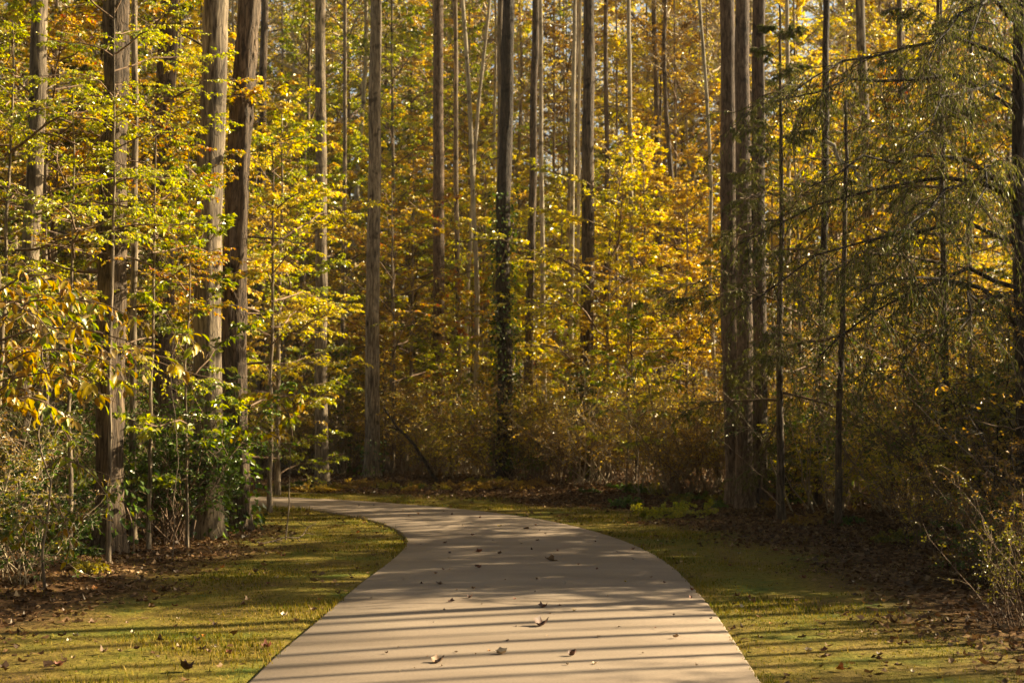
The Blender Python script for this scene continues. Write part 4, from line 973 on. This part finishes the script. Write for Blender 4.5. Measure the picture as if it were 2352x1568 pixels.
# drooping needled boughs of the heavy dark tree at the right edge
T35, P35 = TR['t35']
o35 = np.array(T35.location)
for i, ((px_, py_), zt, dd, nb) in enumerate((((1700, 268), 5.6, 14.2, 22), ((1790, 235), 6.3, 13.9, 20), ((1700, 560), 4.4, 14.4, 22), ((1860, 430), 4.9, 13.8, 18), ((1720, 700), 3.9, 14.0, 22), ((1950, 690), 3.5, 13.6, 16),
        ((2060, 560), 4.2, 13.2, 16), ((2100, 320), 5.7, 13.4, 16), ((2130, 150), 6.4, 13.6, 18), ((2230, 90), 6.6, 13.0, 16), ((1880, 820), 3.2, 14.2, 16), ((2240, 470), 4.6, 13.0, 14), ((2200, 760), 3.1, 13.3, 14))):
    rg = np.random.default_rng(700 + i)
    k_ = int(np.argmin(np.abs(P35[:, 2] - zt + (.9 if i % 2 else .5)))); a0 = P35[k_]; e = at(px_, py_, dd) - o35
    mid = (a0 + e) / 2 + [0, 0, .38]
    P = np.stack([a0, (a0 + mid) / 2 + [0, 0, .2], mid, (mid + e) / 2 + [0, 0, .12], e])[None]
    P, _ = sample(P, np.linspace(0, 1, 9)[None]); P[:, 1:-1] += rg.normal(0, .03, (1, 7, 3))
    B = ramify(P, nb, .22, .26, 50, 5, .55, .7, rg, taper=.35); Tw = ramify(B, 8, .08, .42, 42, 4, .9, .8, rg)
    p, D_, nn, ln, wd = leaf_on(Tw, 10, .052, rg, spread=32, tumble=.9, hang=.9, t0=.05, wl=.24)
    p2, D2, n2_, l2, w2 = leaf_on(B, 12, .052, rg, spread=38, tumble=.9, hang=.7, t0=.05, wl=.24)
    lv, lf = leaves(np.r_[p, p2], np.r_[D_, D2], np.r_[nn, n2_], np.r_[ln, l2], np.r_[wd, w2])
    v, q = tubes(P, np.linspace(.028, .006, 9)[None], 6); v2, q2 = tubes(B, np.linspace(.006, .002, 5)[None] * np.ones((len(B), 1)), 3)
    v3, q3 = tubes(Tw, np.linspace(.002, .001, 4)[None] * np.ones((len(Tw), 1)), 3)
    bo = link('bough', build_mesh('bough', [(v, q, 0, None, True), (v2, q2, 0, None, True)], [BARK['dark']]), T35)
    nd = link('needles', build_mesh('needles', [(lv, lf, 0, rg.beta(2, 2, len(lf)), False), (v3, q3, 1, None, True)], [LEAF['cedar'], TWIG]), bo); nd['kind'] = 'stuff'
stick('fallen_branch', 'fallen twig on the grass below the shaggy trunk', [tuple(gnd(590, 1250)) + (.03,), tuple(gnd(680, 1244)) + (.05,), tuple(gnd(725, 1222)) + (.12,)], .012, .005, BARK['brown'], 8, 4)

# ------------------------------------------------------------------ single fallen leaves
def curled_leaf(seed):
    rg = np.random.default_rng(seed); n = 15
    lob = rg.integers(3, 6)
    th = np.linspace(0, 2 * math.pi, n, endpoint=False)
    r = .30 + .20 * np.abs(np.cos(th * lob / 2)) + rg.normal(0, .03, n)
    x = r * np.cos(th) ; y = r * np.sin(th) * .85
    k1, k2 = rg.uniform(1.2, 3.4), rg.uniform(-.6, 2.4)
    f = lambda x, y: k1 * y * y + k2 * x * x * .8 + .25 * x * y
    V = [(0, 0, 0)] + [(a, b, f(a, b)) for a, b in zip(x * .5, y * .5)] + [(a, b, f(a, b) + rg.normal(0, .03)) for a, b in zip(x, y)]
    V = np.array(V); V[:, 2] -= V[:, 2].min()
    t3 = [(0, 1 + i, 1 + (i + 1) % n) for i in range(n)]
    q = [(1 + i, 1 + n + i, 1 + n + (i + 1) % n, 1 + (i + 1) % n) for i in range(n)]
    st, sq = tubes(np.array([[[.40, 0, V[1:, 2].mean()], [.55, .02, .12], [.75, .05, .10]]]), np.array([[.012, .01, .008]]), 3)
    return build_mesh('fallen_leaf', [(V, np.array(t3), 0, None, True), (V, np.array(q), 0, None, True), (st, sq, 0, None, True)], [LITTER])
CLM = [curled_leaf(i) for i in range(8)]
FL = {k: plain('fallen_' + k, c, .6, .3, 30) for k, c in {'dark': (.07, .03, .02), 'red': (.17, .055, .03), 'tan': (.32, .21, .12), 'pale': (.52, .42, .30), 'yellow': (.5, .34, .05), 'brown': (.16, .09, .05), 'orange': (.42, .16, .03)}.items()}
def fallen(px, py, w, col, label=None, group=None, flip=False, zoff=.034):
    x, y = gnd(px, py)
    pdv = path_dist(np.array([[x]]), np.array([[y]]))[0, 0]
    z = .034 if pdv < -.02 else max(hz(x, y), 0) + .012
    s = w / FPX * math.hypot(x, y) * (1.25 if label else 1.9)
    o = link('fallen_leaf', random.choice(CLM)); o.material_slots[0].link = 'OBJECT'; o.material_slots[0].material = FL[col]
    o.location = (x, y, z); o.scale = (s, s, s * random.uniform(.7, 1.2)); o.rotation_euler = (random.gauss(0, .15), random.gauss(0, .15), random.uniform(0, 6.28))
    return tag(o, label or 'small dry leaf lying on the concrete path', 'leaf', None if label else 'dry leaves scattered on the path')
big = [(1242,1447,34,'dark','large dark crumpled leaf near the middle of the path'), (1248,1404,20,'dark','dark upright leaf just beyond the large crumpled one'),
 (1315,1517,22,'dark','dark rounded leaf on a shadow stripe at the front right'), (1006,1532,30,'brown','long brown curled leaf at the front of the path'),
 (1150,1513,26,'pale','pale curled leaf at the front centre of the path'), (1366,1536,12,'pale','small white leaf at the front right of the path'),
 (722,1338,19,'tan','pale stone grey leaf on the left grass'), (425,1542,30,'dark','long dark brown leaf lying on the front left grass'),
 (492,1488,12,'pale','small white leaf standing on the left grass'), (614,1490,22,'red','red and white curled leaf on the left grass'),
 (1037,1390,15,'dark','dark leaf left of centre on the shaded path'), (1078,1382,15,'dark','second dark leaf left of centre on the shaded path'),
 (1265,1294,24,'tan','flat tan leaf in the shaded middle of the path'), (1455,1268,12,'dark','dark leaf near the right path edge'),
 (1100,1311,13,'red','reddish leaf left of centre in the shade'), (1210,1219,14,'brown','brown leaf on the last sunlit stripe'),
 (1148,1213,11,'yellow','yellow leaf on the last sunlit stripe'), (1015,1370,0,'', None)]
for p_ in big:
    if p_[2]: fallen(*p_[:4], label=p_[4])
crop = [(460,178,10,'orange'),(645,180,8,'dark'),(410,188,8,'brown'),(795,198,9,'red'),(700,243,10,'pale'),(1100,239,8,'orange'),(1150,286,9,'dark'),(1118,271,9,'dark'),(475,345,6,'dark'),
 (605,336,16,'red'),(790,388,20,'red'),(630,393,9,'dark'),(1022,340,8,'brown'),(1108,323,14,'red'),(1078,374,8,'dark'),(905,395,14,'brown'),(1215,380,10,'red'),(775,470,12,'dark'),(625,421,8,'tan'),
 (555,507,12,'red'),(378,539,10,'tan'),(478,562,9,'dark'),(575,565,22,'brown'),(1103,539,10,'tan'),(1330,456,10,'red'),(1433,482,10,'red'),(1728,526,12,'brown'),(1585,552,8,'yellow'),(1628,430,8,'brown'),
 (670,596,8,'tan'),(760,590,14,'tan'),(1258,560,6,'pale'),(1797,557,10,'red'),(208,641,10,'tan'),(985,647,11,'red'),(805,676,6,'tan'),(1230,684,10,'red'),(1305,713,12,'yellow'),(1175,728,8,'tan'),
 (543,777,6,'dark'),(990,800,8,'dark'),(1550,803,8,'brown'),(1747,808,8,'red'),(1440,858,14,'tan'),(1860,860,18,'tan'),(945,878,14,'dark'),(1162,852,5,'tan'),(352,916,8,'tan'),(290,948,12,'brown'),
 (510,965,6,'orange'),(666,943,10,'tan'),(846,934,9,'orange'),(772,953,7,'tan'),(1272,1012,12,'pale'),(1448,1035,10,'pale'),(362,1049,8,'pale'),(588,1019,8,'tan'),(440,1030,5,'tan'),(1848,738,9,'brown'),
 (1970,1016,10,'tan'),(1680,948,8,'brown'),(138,130,6,'dark'),(220,128,7,'dark'),(378,155,5,'brown'),(598,162,7,'brown'),(755,295,12,'red'),(865,324,5,'dark'),(1540,385,5,'brown'),(1423,331,7,'brown'),(595,484,8,'red'),(632,484,6,'red'),
 (1095,608,6,'dark'),(932,541,6,'brown'),(1490,630,6,'tan'),(602,708,8,'dark'),(1942,641,12,'red'),(1945,600,14,'red'),(2050,757,10,'dark'),(1660,340,10,'dark'),(1585,320,10,'dark')]
for cx_, cy_, w_, c_ in crop:
    fallen((1000 + cx_ * .5527) * .7656, (1450 + cy_ * .5527) * .7656, w_ * .48, c_)
gv = 'dry leaves lying on the grass verges'
for i in range(150):
    for _ in range(20):
        if rs.random() < .5: px, py = rs.uniform(120, 930), rs.uniform(1190, 1560)
        else: px, py = rs.uniform(1400, 2150), rs.uniform(1200, 1560)
        x, y = gnd(px, py); q_ = path_dist(np.array([[x]]), np.array([[y]]))[0, 0]
        if .05 < q_ < 2.6: break
    o = fallen(px, py, rs.uniform(4, 11) * 12 / y, rs.choice(['dark', 'red', 'brown', 'tan', 'brown', 'orange', 'pale']))
    o['label'] = 'small dry leaf lying on the grass verge'; o['group'] = gv

# ------------------------------------------------------------------ the warm air between the trunks
m, nt, N, Lk, out = newmat('haze')
pv = N('ShaderNodeVolumePrincipled'); pv.inputs['Color'].default_value = (.96, .92, .85, 1); pv.inputs['Density'].default_value = .0002; pv.inputs['Anisotropy'].default_value = .3
Lk(pv.outputs[0], out.inputs['Volume'])
hb = [(x, y, z) for z in (-1.5, 42) for x, y in ((-480, -140), (480, -140), (480, 760), (-480, 760))]
me = bpy.data.meshes.new('haze'); me.from_pydata(hb, [], [(0, 3, 2, 1), (4, 5, 6, 7), (0, 1, 5, 4), (1, 2, 6, 5), (2, 3, 7, 6), (3, 0, 4, 7)]); me.materials.append(m)
tag(link('haze', me), 'thin golden haze in the air among the far trunks', 'haze', kind='stuff')
import sys
print("GRASS", NG, "TRIS", sum(len(m.loops) - 2 * len(m.polygons) for m in bpy.data.meshes), file=sys.stderr)
